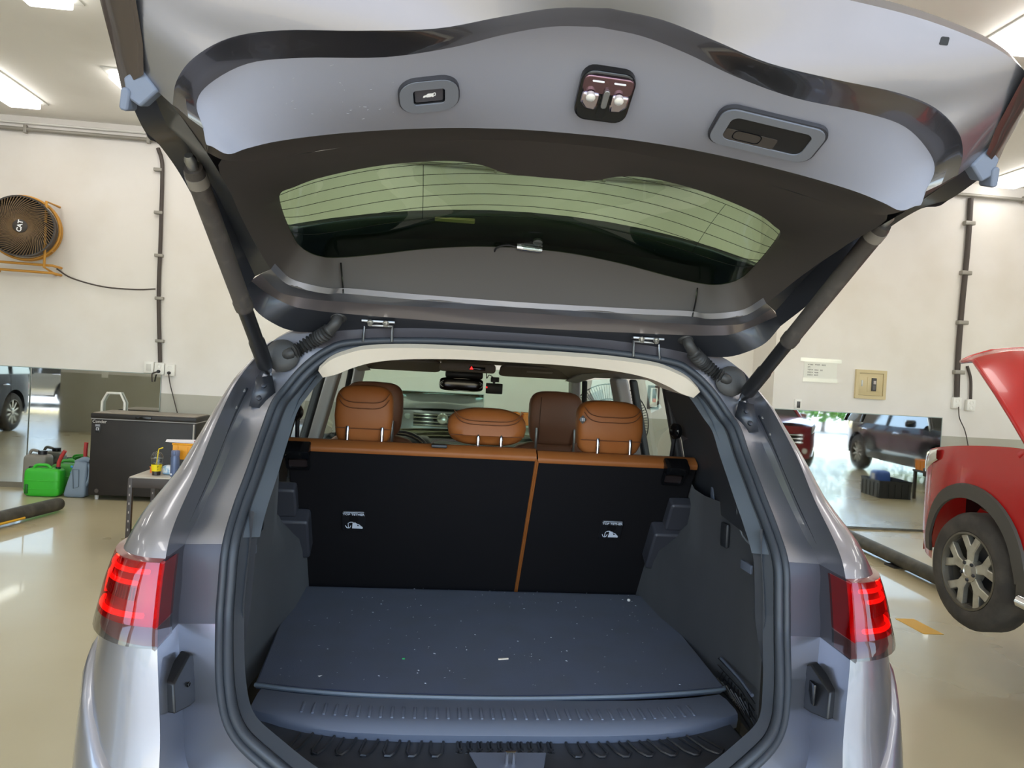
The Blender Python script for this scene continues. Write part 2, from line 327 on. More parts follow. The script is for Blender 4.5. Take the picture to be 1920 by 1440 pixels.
# ================================================================== the grey suv: body
PAINT = M('grey_paint', (136, 136, 143), .33, .82, coat=.9)
JAMBT = M('jamb_trim', (66, 65, 74), .5, .1, coat=.05); RUB = M('rubber', (46, 50, 56), .48, spec=.45, bump=(250, .08, .001)); BLK = M('black_plastic', (26, 26, 28), .42, bump=(600, .08, .0004))
BLKG = M('black_gloss', (14, 14, 16), .12); CHROME = M('chrome', (215, 215, 218), .12, 1.0); STEEL = M('steel', (150, 150, 150), .35, .9); DARKM = M('dark_metal', (58, 60, 66), .4, .6, coat=.2)
suv = thing('suv', 'dark silver grey suv with its tailgate raised, seen into the empty boot', 'car')
S_ = [(0,1.60,.600),(.28,1.605,.612),(.42,1.615,.652),(.535,1.636,.722),(.613,1.685,.77),(.655,1.742,.84),(.682,1.814,.957),(.686,1.833,1.037),(.687,1.856,1.13),(.682,1.92,1.21),(.67,1.98,1.285),(.658,2.06,1.377),(.643,2.10,1.45),(.62,2.132,1.495),(.577,2.15,1.555),(.52,2.16,1.605),(.45,2.165,1.633),(.25,2.168,1.65),(0,2.17,1.655)]
M_ = [(0,1.595,.53),(.3,1.60,.535),(.5,1.64,.565),(.66,1.71,.625),(.712,1.744,.672),(.735,1.775,.76),(.769,1.823,.953),(.771,1.84,1.037),(.773,1.856,1.127),(.757,1.912,1.19),(.736,1.98,1.273),(.722,2.07,1.367),(.703,2.105,1.435),(.69,2.14,1.49),(.665,2.16,1.555),(.62,2.168,1.605),(.52,2.172,1.645),(.28,2.176,1.664),(0,2.178,1.668)]
K_ = [(0,1.53,.48),(.3,1.54,.48),(.55,1.56,.50),(.70,1.59,.57),(.728,1.612,.66),(.741,1.643,.78),(.766,1.677,.949),(.775,1.705,1.02),(.778,1.738,1.122),(.778,1.785,1.187),(.765,1.883,1.285),(.752,1.955,1.377),(.742,2.044,1.459),(.728,2.09,1.51),(.70,2.145,1.568),(.66,2.165,1.617),(.56,2.172,1.66),(.3,2.18,1.678),(0,2.182,1.682)]
KS = 6
S, Mr, K = cr(S_, KS), cr(M_, KS), cr(K_, KS)
def seg(r, a, b): return r[a*KS:b*KS+1]
N = []
for i, (a, b) in enumerate(zip(Mr, K)):
    s = i/KS; d = .03*max(0, min(1, (s-8)/1.0))*max(0, min(1, (15.5-s)/1.5)); N.append(a.lerp(b, .5)+Vector((0, d, -d*.5)))
XS_ = [(0.2,.90),(.5,.935),(.7,.945),(.85,.95),(.95,.940),(1.05,.932),(1.12,.915),(1.19,.89),(1.285,.835),(1.377,.80),(1.459,.775),(1.51,.755),(1.568,.72),(1.617,.68),(1.70,.62)]
def interp(tab, z):
    if z <= tab[0][0]: return tab[0][1]
    for (a, b), (c, d) in zip(tab[:-1], tab[1:]):
        if z <= c: return b+(d-b)*(z-a)/(c-a)
    return tab[-1][1]
def corner(a, b, off=0, D=.19, ys=2.3, cols=9):
    out = []
    ks = seg(K, a, b); R_ = []
    for j in range(cols+1):
        rail = []
        for k_ in ks:
            xs = max(interp(XS_, k_.z), k_.x+.012)+off; th = math.pi/2*j/cols
            d = D*(.45+.55*min(1, max(0, (xs-k_.x)/.17)))
            rail.append(Vector((k_.x+(xs-k_.x)*math.sin(th), k_.y-off+(d+off)*(1-math.cos(th)), k_.z)))
        R_.append(rail)
    R_.append([Vector((r.x, max(ys, r.y+.06), r.z)) for r in R_[-1]])
    return R_
def edge(rail, dy): return [v+Vector((0, dy, 0)) for v in rail]
# lower rear quarter panels (both sides of the opening) and the sill under it
for a, b, mat, nm in ((2, 6, PAINT, 'rear_quarter_panel'), (8, 15, PAINT, 'rear_pillar_panel')):
    both(nm, [seg(S, a, b), seg(Mr, a, b), seg(N, a, b), seg(K, a, b)] + corner(a, b)[1:], mat, suv, sharp=24)
both('lamp_surround_panel', [edge(seg(S, 6, 8), -.001), edge(seg(Mr, 6, 8), -.001), seg(N, 6, 8), seg(K, 6, 8)] , JAMBT, suv, sharp=24)
both('fender_panel', [seg(K, 6, 8)] + corner(6, 8)[1:], PAINT, suv, sharp=24)
loft('roof_rear_edge', [full(seg(r, 15, 18)[::-1]) for r in (S, Mr, K)] + [full([(v.x, v.y+.06, v.z+.012) for v in seg(K, 15, 18)[::-1]])], M('roof_paint_shaded', (70, 66, 70), .45, .3, coat=.2), suv, sharp=24)  # body paint here, darkened in colour for the shadow of the raised gate
b1 = [full(seg(r, 0, 2)) for r in (S, Mr, K)]
loft('rear_bumper', [b1[2], [v+Vector((0, -.01, -.08)) for v in b1[2]], [v+Vector((0, .02, -.28)) for v in b1[2]]], PAINT, suv)
loft('sill_panel', b1, PAINT, suv, sharp=24)
both('bumper_corner', [[v for v in seg(K, 2, 3)]] + [[Vector((v.x, v.y+.01, v.z-.12)) for v in seg(K, 2, 3)]], PAINT, suv)
# fold lines: the lit shoulder on the bumper and the edge strip on the jamb
for sx in (1, -1):
    f = (lambda p: Vector((sx*p[0], p[1], p[2])))
    rows = []
    for dz, o_ in ((0, -.002), (.006, .007), (.018, .013), (.05, .016), (.12, .018), (.22, .018), (.34, .010)):
        row = []
        for j in range(13):
            th = math.pi/2*j/12; z = .69+.235*math.sin(th)**3.2-dz; kk = min(K[3*KS:7*KS], key=lambda v: abs(v.z-max(z, .57))); xs = interp(XS_, max(z, .5)); row.append(f((kk.x+o_*.3+(xs+o_-kk.x-o_*.3)*math.sin(th), kk.y-o_+(.19+o_)*(1-math.cos(th)), z)))
        row.append(row[-1]+Vector((0, .22, 0))); rows.append(row)
    loft('bumper_cover', rows, PAINT, suv, sharp=50)
    t_ = seg(N, 8, 13); led = tube('gutter_ledge', [f(v+Vector((.008, -.012, 0))) for v in t_], .0065, DARKM, suv, 8)
    for i in range(4, len(t_), 5): lathe('ledge_bolt', [(.005, 0), (.005, .004), (0, .005)], STEEL, led, 8, frame(f(t_[i]+Vector((.008, -.018, .002))), (0, -1, .6)))
# seals round the opening
def inset(r, d, dy):
    out = []; n = len(r)
    for i, v in enumerate(r):
        t = (r[min(i+1, n-1)]-r[max(i-1, 0)]).normalized(); nrm = Vector((-t.z, 0, t.x)); nrm.normalize()
        if i in (0, n-1): nrm = Vector((0, 0, 1 if i == 0 else -1))
        out.append(v+nrm*d+Vector((0, dy, 0)))
    return out
half = S; loopS = half + mx(half)[::-1][1:-1]
def around(r): return r + mx(r)[::-1][1:] 
tube('weather_strip', around(inset(S, .008, -.008)), .0095, RUB, suv, 10)
tube('weather_strip', around(inset(S, .0255, -.002)), .0115, RUB, suv, 10)
loft('seal_flange', [around(inset(S, -.001, .0)), around(inset(S, .038, .012))], RUB, suv)
# rest of the body shell: sides, bonnet, roof, pillars, windows
def zbot(y, ax, R_, sill=.32):
    z = sill
    for a in ax:
        if abs(y-a) < R_: z = max(z, .36+math.sqrt(R_*R_-(y-a)**2))
    return z
def sidegrid(name, y0, y1, ztop, hw, axles, R_, mat, parent, sx, sill=.32, n=110, rows=12, z0=0, xc=0):
    ys = sorted(set([y0+(y1-y0)*i/n for i in range(n+1)] + [a+s*(R_-1e-4) for a in axles for s in (-1, 1)]))
    ys = [y for y in ys if y0 <= y <= y1]; rails = []
    for k in range(rows+1):
        t = k/rows; rails.append([Vector((xc+sx*hw(y, zbot(y, axles, R_, sill)*(1-t)+ztop(y)*t), y, z0+zbot(y, axles, R_, sill)*(1-t)+ztop(y)*t)) for y in ys])
    return loft(name, rails, mat, parent, sharp=35)
def hw_suv(y, z):
    x = interp(XS_, z)
    if y > 5.0: x -= .30*((y-5.0)/1.3)**2.2
    return x
def zt_suv(y): return 1.10 if y < 5.2 else 1.10-.16*((y-5.2)/1.05)**1.4
for sx in (1, -1):
    sidegrid('body_side', 2.28, 6.22, zt_suv, hw_suv, (2.62, 5.32), .39, PAINT, suv, sx)
    sidegrid('arch_lining', 2.2, 5.8, lambda y: .86, lambda y, z: .745, (2.62, 5.32), .40, BLK, suv, sx)
bon = []
for y in (5.18, 5.3, 5.5, 5.75, 6.0, 6.15, 6.24):
    hwv = hw_suv(y, 1.0)-.0; zz = zt_suv(min(y, 6.22)); bon.append([Vector((hwv*c, y+(.05 if y > 6.1 else 0)*(1-c*c), zz+(.075*(1-c*c) if y < 6.2 else .03*(1-c*c)))) for c in [-1+2*i/16 for i in range(17)]])
loft('bonnet', bon, PAINT, suv, sharp=50)
fr = []
for z, dy in ((.93, .0), (.86, .045), (.72, .07), (.55, .075), (.38, .05), (.28, 0)):
    fr.append([Vector((.66*c, 6.24+dy+.05*(1-c*c), z+.0*c)) for c in [-1+2*i/16 for i in range(17)]])
loft('front_bumper', fr, PAINT, suv, sharp=50)
g = loft('front_grille', [[Vector((.44*c, 6.345+.045*(1-c*c), z)) for c in [-1+2*i/12 for i in range(13)]] for z in (.90, .80, .70)], BLKG, suv)
for z in (.88, .83, .77, .72): tube('grille_bar', [(.44*c, 6.355+.045*(1-c*c), z) for c in (-1, -.5, 0, .5, 1)], .008, CHROME, g, 6, 4)
T_ = frame((0, 6.40, .83), (0, 1, 0)); lathe('badge', [(.075, 0), (.082, .012), (.07, .02), (.055, .014), (.05, .02), (.02, .012), (0, .012)], CHROME, g, 24, T_)
for sx in (1, -1):
    box('headlamp', (.30, .16, .10), (sx*.60, 6.20, .83), M('headlamp_glass', (190, 200, 205), .08, coat=.8), suv, bev=.035, seg=4, rot=(0, 0, -sx*.45))
    for y in (2.62, 5.32): pass
# roof, roof rails, pillars
def roofz(y): return 1.690+.022*math.sin(math.pi*min(1, max(0, (y-2.2)/2.45)))-.12*max(0, (y-4.3)/.4)**2*.5
rr = []
for y in (2.22, 2.5, 2.9, 3.4, 3.9, 4.3, 4.55):
    rr.append([Vector((.66*c, y, roofz(y)-.085*abs(c)**4)) for c in [-1+2*i/20 for i in range(21)]])
loft('roof_panel', rr, PAINT, suv)
HL = M('headliner', (176, 166, 150), .9, bump=(500, .1, .0005)); PILG = M('pillar_trim', (178, 178, 176), .75); PILD = M('pillar_dark', (34, 34, 37), .55)
loft('headliner', [[Vector((.60*c, y, (1.598 if y < 2.3 else roofz(y)-.058)-.06*abs(c)**4)) for c in [-1+2*i/12 for i in range(13)]] for y in (2.15, 2.5, 3.2, 3.9, 4.3, 4.55)], HL, suv)
SGL = GLASS('side_glass', (.80, .86, .80)); WGL = GLASS('windscreen_glass', (.58, .72, .60))
for sx in (1, -1):
    f = (lambda p: Vector((sx*p[0], p[1], p[2])))
    loft('roof_side_rail', [[f((.70, 2.35, 1.56)), f((.70, 3.2, 1.585)), f((.69, 4.1, 1.58)), f((.675, 4.55, 1.545))], [f((.645, 2.3, 1.62)), f((.645, 3.2, 1.645)), f((.64, 4.1, 1.635)), f((.63, 4.58, 1.58))], [f((.59, 2.3, 1.58)), f((.59, 3.2, 1.60)), f((.585, 4.1, 1.585)), f((.57, 4.55, 1.54))], [f((.66, 2.35, 1.55)), f((.66, 3.2, 1.572)), f((.65, 4.1, 1.568)), f((.64, 4.55, 1.53))]], PILG, suv)
    def pillar(nm, y0, w0, y1, w1, x0=.80, x1=.68, z0=1.06, z1=1.57, mat=PILG, th=.06):
        V = [f(p) for p in ((x0, y0-w0/2, z0), (x0, y0+w0/2, z0), (x0-th, y0+w0/2, z0), (x0-th, y0-w0/2, z0), (x1, y1-w1/2, z1), (x1, y1+w1/2, z1), (x1-th, y1+w1/2, z1), (x1-th, y1-w1/2, z1))]
        o = mesh(nm, V, [(0,1,2,3), (4,5,6,7), (0,1,5,4), (1,2,6,5), (2,3,7,6), (3,0,4,7)], mat, suv); m_ = o.modifiers.new('b', 'BEVEL'); m_.width = .012; m_.segments = 3; return o
    pillar('door_pillar', 3.53, .17, 3.56, .14); pillar('door_frame', 3.41, .05, 3.42, .04, .815, .70, mat=PILD, th=.035); pillar('door_frame', 3.66, .05, 3.68, .04, .815, .70, mat=PILD, th=.035)
    pillar('door_frame', 2.89, .05, 2.95, .04, .81, .705, mat=PILD, th=.035)
    pillar('windscreen_pillar', 5.18, .12, 4.58, .11, .80, .665, 1.05, 1.56); pillar('door_frame', 5.02, .05, 4.47, .05, .815, .69, 1.06, 1.55, PILD, .03)
    pillar('quarter_pillar', 2.58, .56, 2.60, .62, .835, .705, 1.06, 1.57, PAINT, .02)
    loft('rear_door_glass', [[f((.80, 2.90, 1.08)), f((.80, 3.42, 1.08))], [f((.69, 2.96, 1.56)), f((.69, 3.42, 1.575))]], SGL, suv)
    loft('front_door_glass', [[f((.80, 3.66, 1.08)), f((.80, 5.0, 1.08))], [f((.69, 3.68, 1.575)), f((.675, 4.46, 1.55))]], SGL, suv)
    loft('door_inner_panel', [[f((.76, 2.88, 1.075)), f((.76, 5.1, 1.075))], [f((.72, 2.88, 1.06)), f((.72, 5.1, 1.06))], [f((.70, 2.88, .75)), f((.70, 5.1, .75))]], PILD, suv)
    box('door_mirror', (.20, .10, .15), f((.98, 4.62, 1.16)), PAINT, suv, bev=.04, seg=4)
loft('windscreen', [[Vector((.70*c*(1+.12*t), 4.56+.74*t+.06*(1-c*c), 1.585-.005*c*c-.49*t)) for c in [-1+2*i/10 for i in range(11)]] for t in (0, .5, 1)], WGL, suv)
# ---------------------------------------------------------------- wheels (shared by every car)
TYRE = M('tyre', (58, 54, 49), .85, noise=(9, (84, 78, 70), .4, .75), bump=(120, .15, .002)); ALLOY = M('alloy', (196, 192, 180), .35, .75, noise=(14, (165, 158, 142), .45, .75))
def wheel(parent, c, r, w, sx, spokes=5, style='split', alloy=None):
    alloy = alloy or ALLOY; T = frame(c, (sx, 0, 0)); h = w/2
    ring_ = (r*.60, r*.665)
    t = lathe('wheel', [(r*.62, -h), (r*.80, -h), (r*.95, -h*.8), (r, -h*.55), (r, h*.55), (r*.95, h*.82), (r*.82, h*1.02), (r*.68, h*.95), (r*.655, h*.8), (r*.60, h*.6), (r*.60, -h)], TYRE, parent, 40, T, cap=False)
    lathe('rim', [(r*.66, h*.80), (r*.665, h*.93), (r*.63, h*.95), (r*.61, h*.7), (r*.58, -h*.3), (r*.2, -h*.35), (0, -h*.35)], M('rim_barrel', (104, 98, 86), .5, .5), t, 40, T, cap=False)
    V = []
    for k in range(spokes):
        a0 = 2*math.pi*k/spokes+math.pi/2
        if style == 'split':
            pts = [(r*.13, .55), (r*.34, .27), (r*.63, .42), (r*.63, .17), (r*.45, 0.03), (r*.45, -.03), (r*.63, -.17), (r*.63, -.42), (r*.34, -.27), (r*.13, -.55)]
        else:
            pts = [(r*.12, .30), (r*.62, .085), (r*.62, -.085), (r*.12, -.30)]
        prism('spoke', [(q*math.cos(a0+a), q*math.sin(a0+a)) for q, a in pts], h*.45, h*.78, alloy, t, T, bev=.006)
    hb = lathe('hub', [(r*.19, h*.3), (r*.19, h*.82), (r*.10, h*.9), (r*.09, h*.84), (0, h*.84)], alloy, t, 24, T)
    for k in range(5):
        a = 2*math.pi*(k+.5)/5+math.pi/2; lathe('wheel_nut', [(.011, h*.7), (.011, h*.9), (.008, h*.93), (0, h*.93)], DARKM, t, 6, T @ Matrix.Translation((r*.15*math.cos(a), r*.15*math.sin(a), 0)))
    lathe('brake_disc', [(r*.45, -h*.2), (r*.45, -h*.1), (0, -h*.1)], DARKM, t, 24, T)
    return t
for sx in (1, -1):
    for y in (2.62, 5.32): wheel(suv, (sx*.82, y, .36), .36, .23, sx)
# ---------------------------------------------------------------- tail lamps
LRED = GLASS('lamp_red_lens', (.78, .022, .03), 1.5); LCLR = GLASS('lamp_clear_lens', (.42, .40, .39), 1.5)
REFL = M('lamp_reflector', (180, 128, 128), .3, .55); BAR = M('lamp_light_bar', (255, 190, 150), .3, emit=((255, 120, 80), 1.1)); LDK = M('lamp_housing', (120, 60, 60), .4)
def lampsurf(z, j, cols, off, sh=0):            # point on the corner surface at height z
    kz = sorted(K[5*KS:10*KS], key=lambda v: abs(v.z-z))[0]; i = K.index(kz)
    k_ = kz if abs(kz.z-z) < 1e-6 else None
    lo = max((v for v in K[4*KS:10*KS] if v.z <= z), key=lambda v: v.z); hi = min((v for v in K[4*KS:10*KS] if v.z >= z), key=lambda v: v.z)
    k_ = lo.lerp(hi, 0 if hi.z == lo.z else (z-lo.z)/(hi.z-lo.z)); xs = interp(XS_, z)+off*.9; th = math.pi/2*j/cols; D = .19
    return Vector((k_.x+off*.2+(xs-k_.x-off*.2)*math.sin(th), k_.y-off+(D+off)*(1-math.cos(th)), z))
for sx in (1, -1):
    f = (lambda p: Vector((sx*p[0], p[1], p[2])))
    C = 10
    zb = lambda j: .953+.018*(j/C)**1.5; zt = lambda j: 1.118-.006*(j/C); zm = lambda j: .993+.006*(j/C)
    def surf_(zlo, zhi, off, rows=5, j0=0, j1=C, inner=None):
        R_ = []
        for i in range(rows+1):
            row = []
            if inner:
                z = zlo(0)+(zhi(0)-zlo(0))*i/rows; k_ = lampsurf(z, 0, C, off); dx = .003+.4*off; row += [Vector((k_.x-dx, k_.y+inner+off*.3, z+(0.004 if i == 0 else 0))), Vector((k_.x-dx+.001, k_.y-off*.6, z))]
            for j in range(j0, j1+1):
                z = zlo(j)+(zhi(j)-zlo(j))*i/rows; row.append(lampsurf(z, j, C, off))
            last = row[-1]
            if j1 == C: row += [Vector((last.x, last.y+.06, last.z)), Vector((last.x-.004, last.y+.14, last.z))]
            R_.append([f(v) for v in row])
        return R_
    hous = loft('tail_lamp', surf_(zb, zt, .004, inner=.07), REFL, suv, sharp=30)
    loft('red_lens', surf_(zm, zt, .020, inner=.085), LRED, hous, sharp=30)
    loft('clear_lens', surf_(zb, zm, .020, 3, inner=.085), LCLR, hous, sharp=30)
    top = [f(lampsurf(1.118, j, C, .020)) for j in range(C+1)]; top += [top[-1]+Vector((0, .14, 0))]
    loft('lens_top', [top, [f(lampsurf(1.124, j, C, -.012)) for j in range(C+1)] + [f(lampsurf(1.124, C, C, -.012))+Vector((0, .14, 0))]], M('lens_top_red', (120, 40, 44), .1, coat=.6), hous)
    for z, j0, j1, r_ in ((1.098, 1, 9, .0055), (1.074, 2, 8, .005), (1.012, 1, 9, .006)):
        tube('light_bar', [f(lampsurf(z-.01*(j/C), j, C, .012)) for j in range(j0, j1+1)], r_, BAR, hous, 6)
    tube('light_bar', [f(lampsurf(1.09-.075*i/6, 8.8-.3*math.sin(i/6*3.1), C, .012)) for i in range(7)], .004, BAR, hous, 6)
    for j in range(14):
        jj = 2.2+j*.36; tube('reflector_fin', [f(lampsurf(1.062, jj, C, .009)), f(lampsurf(1.036, jj, C, .009))], .0022, LDK, hous, 4)
    # bump stop blocks on the jamb
    c = Vector((.765, 1.757, .848)); b_ = mesh('gate_stop_block', [f(p) for p in ((.742,1.83,.885),(.755,1.80,.900),(.768,1.715,.868),(.76,1.70,.805),(.74,1.77,.80),(.728,1.80,.805), (.722,1.815,.885),(.730,1.785,.898),(.738,1.705,.862),(.728,1.692,.803),(.712,1.745,.797),(.705,1.775,.80))], [tuple(range(6)), tuple(range(6, 12))] + [(i, (i+1) % 6, 6+(i+1) % 6, 6+i) for i in range(6)], BLK, suv)
    m_ = b_.modifiers.new('b', 'BEVEL'); m_.width = .004; m_.segments = 2
    lathe('screw_hole', [(.006, 0), (.006, .002), (.004, .002), (.004, -.003), (0, -.003)], BLKG, b_, 10, frame(f((.7205, 1.755, .842)), (-sx*.99, -.14, 0)))
    if sx == 1: box('striker_slot', (.006, .034, .05), f((.7195, 1.752, .842)), BLKG, b_, bev=.002, rot=(0, 0, -.14))
# ---------------------------------------------------------------- tailgate
TRIM = M('gate_trim', (130, 131, 142), .55, spec=.4, bump=(420, .12, .0006)); TRIM_SHADED = M('gate_trim_shaded', (62, 57, 54), .55, spec=.4, bump=(420, .12, .0006))  # same plastic twice: the second colour has the shade painted in
PAINT_SHADED = M('gate_paint_shaded', (104, 101, 102), .25, .85, coat=.8)  # body paint with the shade of the groove put into its colour
R0 = [(0,1.075,2.155),(.14,1.078,2.153),(.30,1.085,2.143),(.46,1.10,2.133),(.58,1.115,2.115),(.645,1.13,2.10),(.69,1.15,2.085),(.715,1.175,2.07),(.727,1.21,2.05),(.73,1.24,2.03)]
G0 = [(0,1.121,2.106),(.08,1.122,2.098),(.16,1.125,2.078),(.25,1.129,2.054),(.36,1.137,2.043),(.47,1.148,2.037),(.545,1.163,2.025),(.6,1.182,1.998),(.632,1.212,1.972),(.645,1.24,1.945)]
F0 = [(0,1.205,2.1155),(.072,1.204,2.108),(.145,1.203,2.088),(.227,1.20,2.058),(.327,1.20,2.0335),(.45,1.203,2.0215),(.533,1.222,2.012),(.596,1.25,1.985),(.616,1.26,1.956),(.605,1.265,1.92)]
E0 = [(0,1.379,2.001),(.07,1.378,2.0),(.14,1.375,1.996),(.22,1.372,1.989),(.32,1.366,1.975),(.42,1.348,1.953),(.50,1.316,1.925),(.545,1.295,1.903),(.57,1.278,1.887),(.598,1.272,1.898)]
E2 = [(0,1.52,2.024),(.07,1.519,2.023),(.14,1.516,2.018),(.22,1.512,2.008),(.32,1.502,1.992),(.42,1.482,1.968),(.5,1.455,1.941),(.56,1.42,1.914),(.60,1.38,1.902),(.622,1.35,1.905)]
GL = [(0,1.64,1.985),(.09,1.64,1.987),(.145,1.64,2.0),(.21,1.645,2.005),(.3,1.66,1.998),(.39,1.682,1.985),(.49,1.703,1.960),(.55,1.745,1.945),(.588,1.79,1.936),(.594,1.86,1.903),(.578,1.945,1.852),(.558,1.975,1.832),(.52,2.003,1.822),(.474,2.037,1.828),(.39,2.046,1.843),(.26,2.05,1.868),(.13,2.05,1.884),(0,2.05,1.89)]
TO = [(0,1.52,2.024),(.07,1.519,2.023),(.14,1.516,2.018),(.22,1.512,2.008),(.32,1.502,1.992),(.42,1.482,1.968),(.5,1.455,1.941),(.605,1.375,1.902),(.632,1.56,1.878),(.645,1.76,1.845),(.63,1.94,1.785),(.60,1.985,1.757),(.55,1.996,1.745),(.46,2.03,1.746),(.32,2.055,1.745),(.22,2.062,1.745),(.11,2.068,1.744),(0,2.07,1.743)]
TL = [(.63,1.94,1.785),(.60,1.985,1.757),(.55,1.996,1.745),(.50,2.015,1.741),(.46,2.03,1.746),(.32,2.055,1.745),(.16,2.066,1.744),(0,2.07,1.743)]
BM = [(.66,1.97,1.775),(.63,2.06,1.742),(.58,2.065,1.732),(.53,2.067,1.728),(.47,2.073,1.728),(.33,2.088,1.729),(.16,2.105,1.732),(0,2.117,1.733)]
BL = [(.69,2.0,1.76),(.66,2.075,1.735),(.60,2.085,1.709),(.55,2.094,1.703),(.49,2.107,1.70),(.33,2.132,1.698),(.16,2.145,1.696),(0,2.149,1.695)]
ED = [(.71,2.02,1.735),(.685,2.05,1.69),(.655,2.09,1.665),(.61,2.135,1.647),(.54,2.17,1.648),(.33,2.195,1.66),(.16,2.2,1.664),(0,2.2,1.665)]
SC1 = [(.645,1.24,1.945),(.622,1.35,1.903),(.628,1.5,1.885),(.638,1.62,1.872),(.645,1.75,1.847),(.642,1.87,1.815),(.63,1.94,1.785)]
SCM = [(.69,1.255,1.99),(.70,1.38,1.955),(.705,1.5,1.957),(.705,1.62,1.935),(.70,1.75,1.895),(.695,1.87,1.845),(.676,1.985,1.770)]
OE = [(.722,1.262,1.965),(.742,1.40,1.945),(.752,1.5,1.95),(.75,1.62,1.925),(.738,1.75,1.865),(.722,1.88,1.79),(.71,2.02,1.735)]
g_R, g_G, g_F, g_E, g_E2 = [cr(x, 5) for x in (R0, G0, F0, E0, E2)]
g_mid = [a.lerp(b, .5)+Vector((0, .0, -.001)) for a, b in zip(g_G, g_F)]
g_G2 = [a.lerp(b, .12)+Vector((0, 0, .001)) for a, b in zip(g_G, g_F)]
gate = loft('tailgate', [full(g_R), full([a.lerp(b, .5)+Vector((0, 0, -.008)) for a, b in zip(g_R, g_G)]), full(g_G)], PAINT, suv, sharp=30)
loft('groove_panel', [full(r) for r in (g_G, g_G2, g_mid, g_F)], PAINT_SHADED, gate, sharp=30)
g_FE = [[a.lerp(b, t)+Vector((0, 0, -.010*math.sin(math.pi*t))) for a, b in zip(g_F, g_E)] for t in (0, .04, .2, .4, .6, .8, .96, 1)]
pnl = loft('lower_trim', [full(r) for r in g_FE], TRIM, gate, sharp=30)
loft('middle_trim', [full(g_E), full([a.lerp(b, .5)+Vector((0, 0, .012)) for a, b in zip(g_E, g_E2)]), full(g_E2)], TRIM_SHADED, gate, sharp=25)
gGL, gTO = cr(GL, 5), cr(TO, 5)
def loopc(r): return r + mx(r)[::-1][1:-1]
rg = [gTO, [a.lerp(b, .5)+Vector((0, 0, -.006)) for a, b in zip(gTO, gGL)], gGL, [v+Vector((0, 0, .012)) for v in gGL]]
loft('glass_surround', [loopc(r) for r in rg], TRIM_SHADED, gate, sharp=30, close=True)
for sx in (1, -1): tube('trim_seam', [(sx*.474, 2.030, 1.824), (sx*.468, 2.022, 1.785), (sx*.463, 2.026, 1.745)], .0022, BLKG, gate, 5)
# glass: top rail to low rail
nt_ = 8*5; gTS = cr([(0,1.64,2.012),(.09,1.64,2.011),(.145,1.64,2.009)]+GL[3:9], 5); top = gTS; low = gGL[11*5:][::-1]; sideG = gGL[nt_:11*5+1]
def resamp(r, n):
    L = [0]
    for a, b in zip(r[:-1], r[1:]): L.append(L[-1]+(b-a).length)
    out = []
    for i in range(n):
        s = L[-1]*i/(n-1); k = max(j for j in range(len(L)) if L[j] <= s+1e-9); k = min(k, len(r)-2); out.append(r[k].lerp(r[k+1], (s-L[k])/max(1e-9, L[k+1]-L[k])))
    return out
topR, lowR, sideR = resamp(top, 30), resamp(low, 30), resamp(sideG, 41)
def gl(t, dz=.010):
    cor = sideR[round(40*t)]-sideR[0].lerp(sideR[-1], round(40*t)/40); return full([a.lerp(b, t)+cor*(i/29)**3+Vector((0, 0, dz+.02*math.sin(math.pi*t)*(1-(i/29)**2))) for i, (a, b) in enumerate(zip(topR, lowR))])
TGL = GLASS('gate_glass', (.36, .47, .31)); glass = loft('rear_window', [gl(t/8) for t in range(9)], TGL, gate, sharp=60)
for t in (.08, .2, .32, .44, .56, .68): tube('defroster_line', gl(t, .0085), .0007, BLKG, glass, 4)
for xx in (-.27, .42):
    P = []
    for i in range(8):
        r = gl(.08+.6*i/7, .0085); k_ = next(q for q in range(len(r)-1) if r[q].x <= xx <= r[q+1].x); P.append(r[k_].lerp(r[k_+1], (xx-r[k_].x)/(r[k_+1].x-r[k_].x)))
    tube('defroster_line', P, .0007, BLKG, glass, 4)
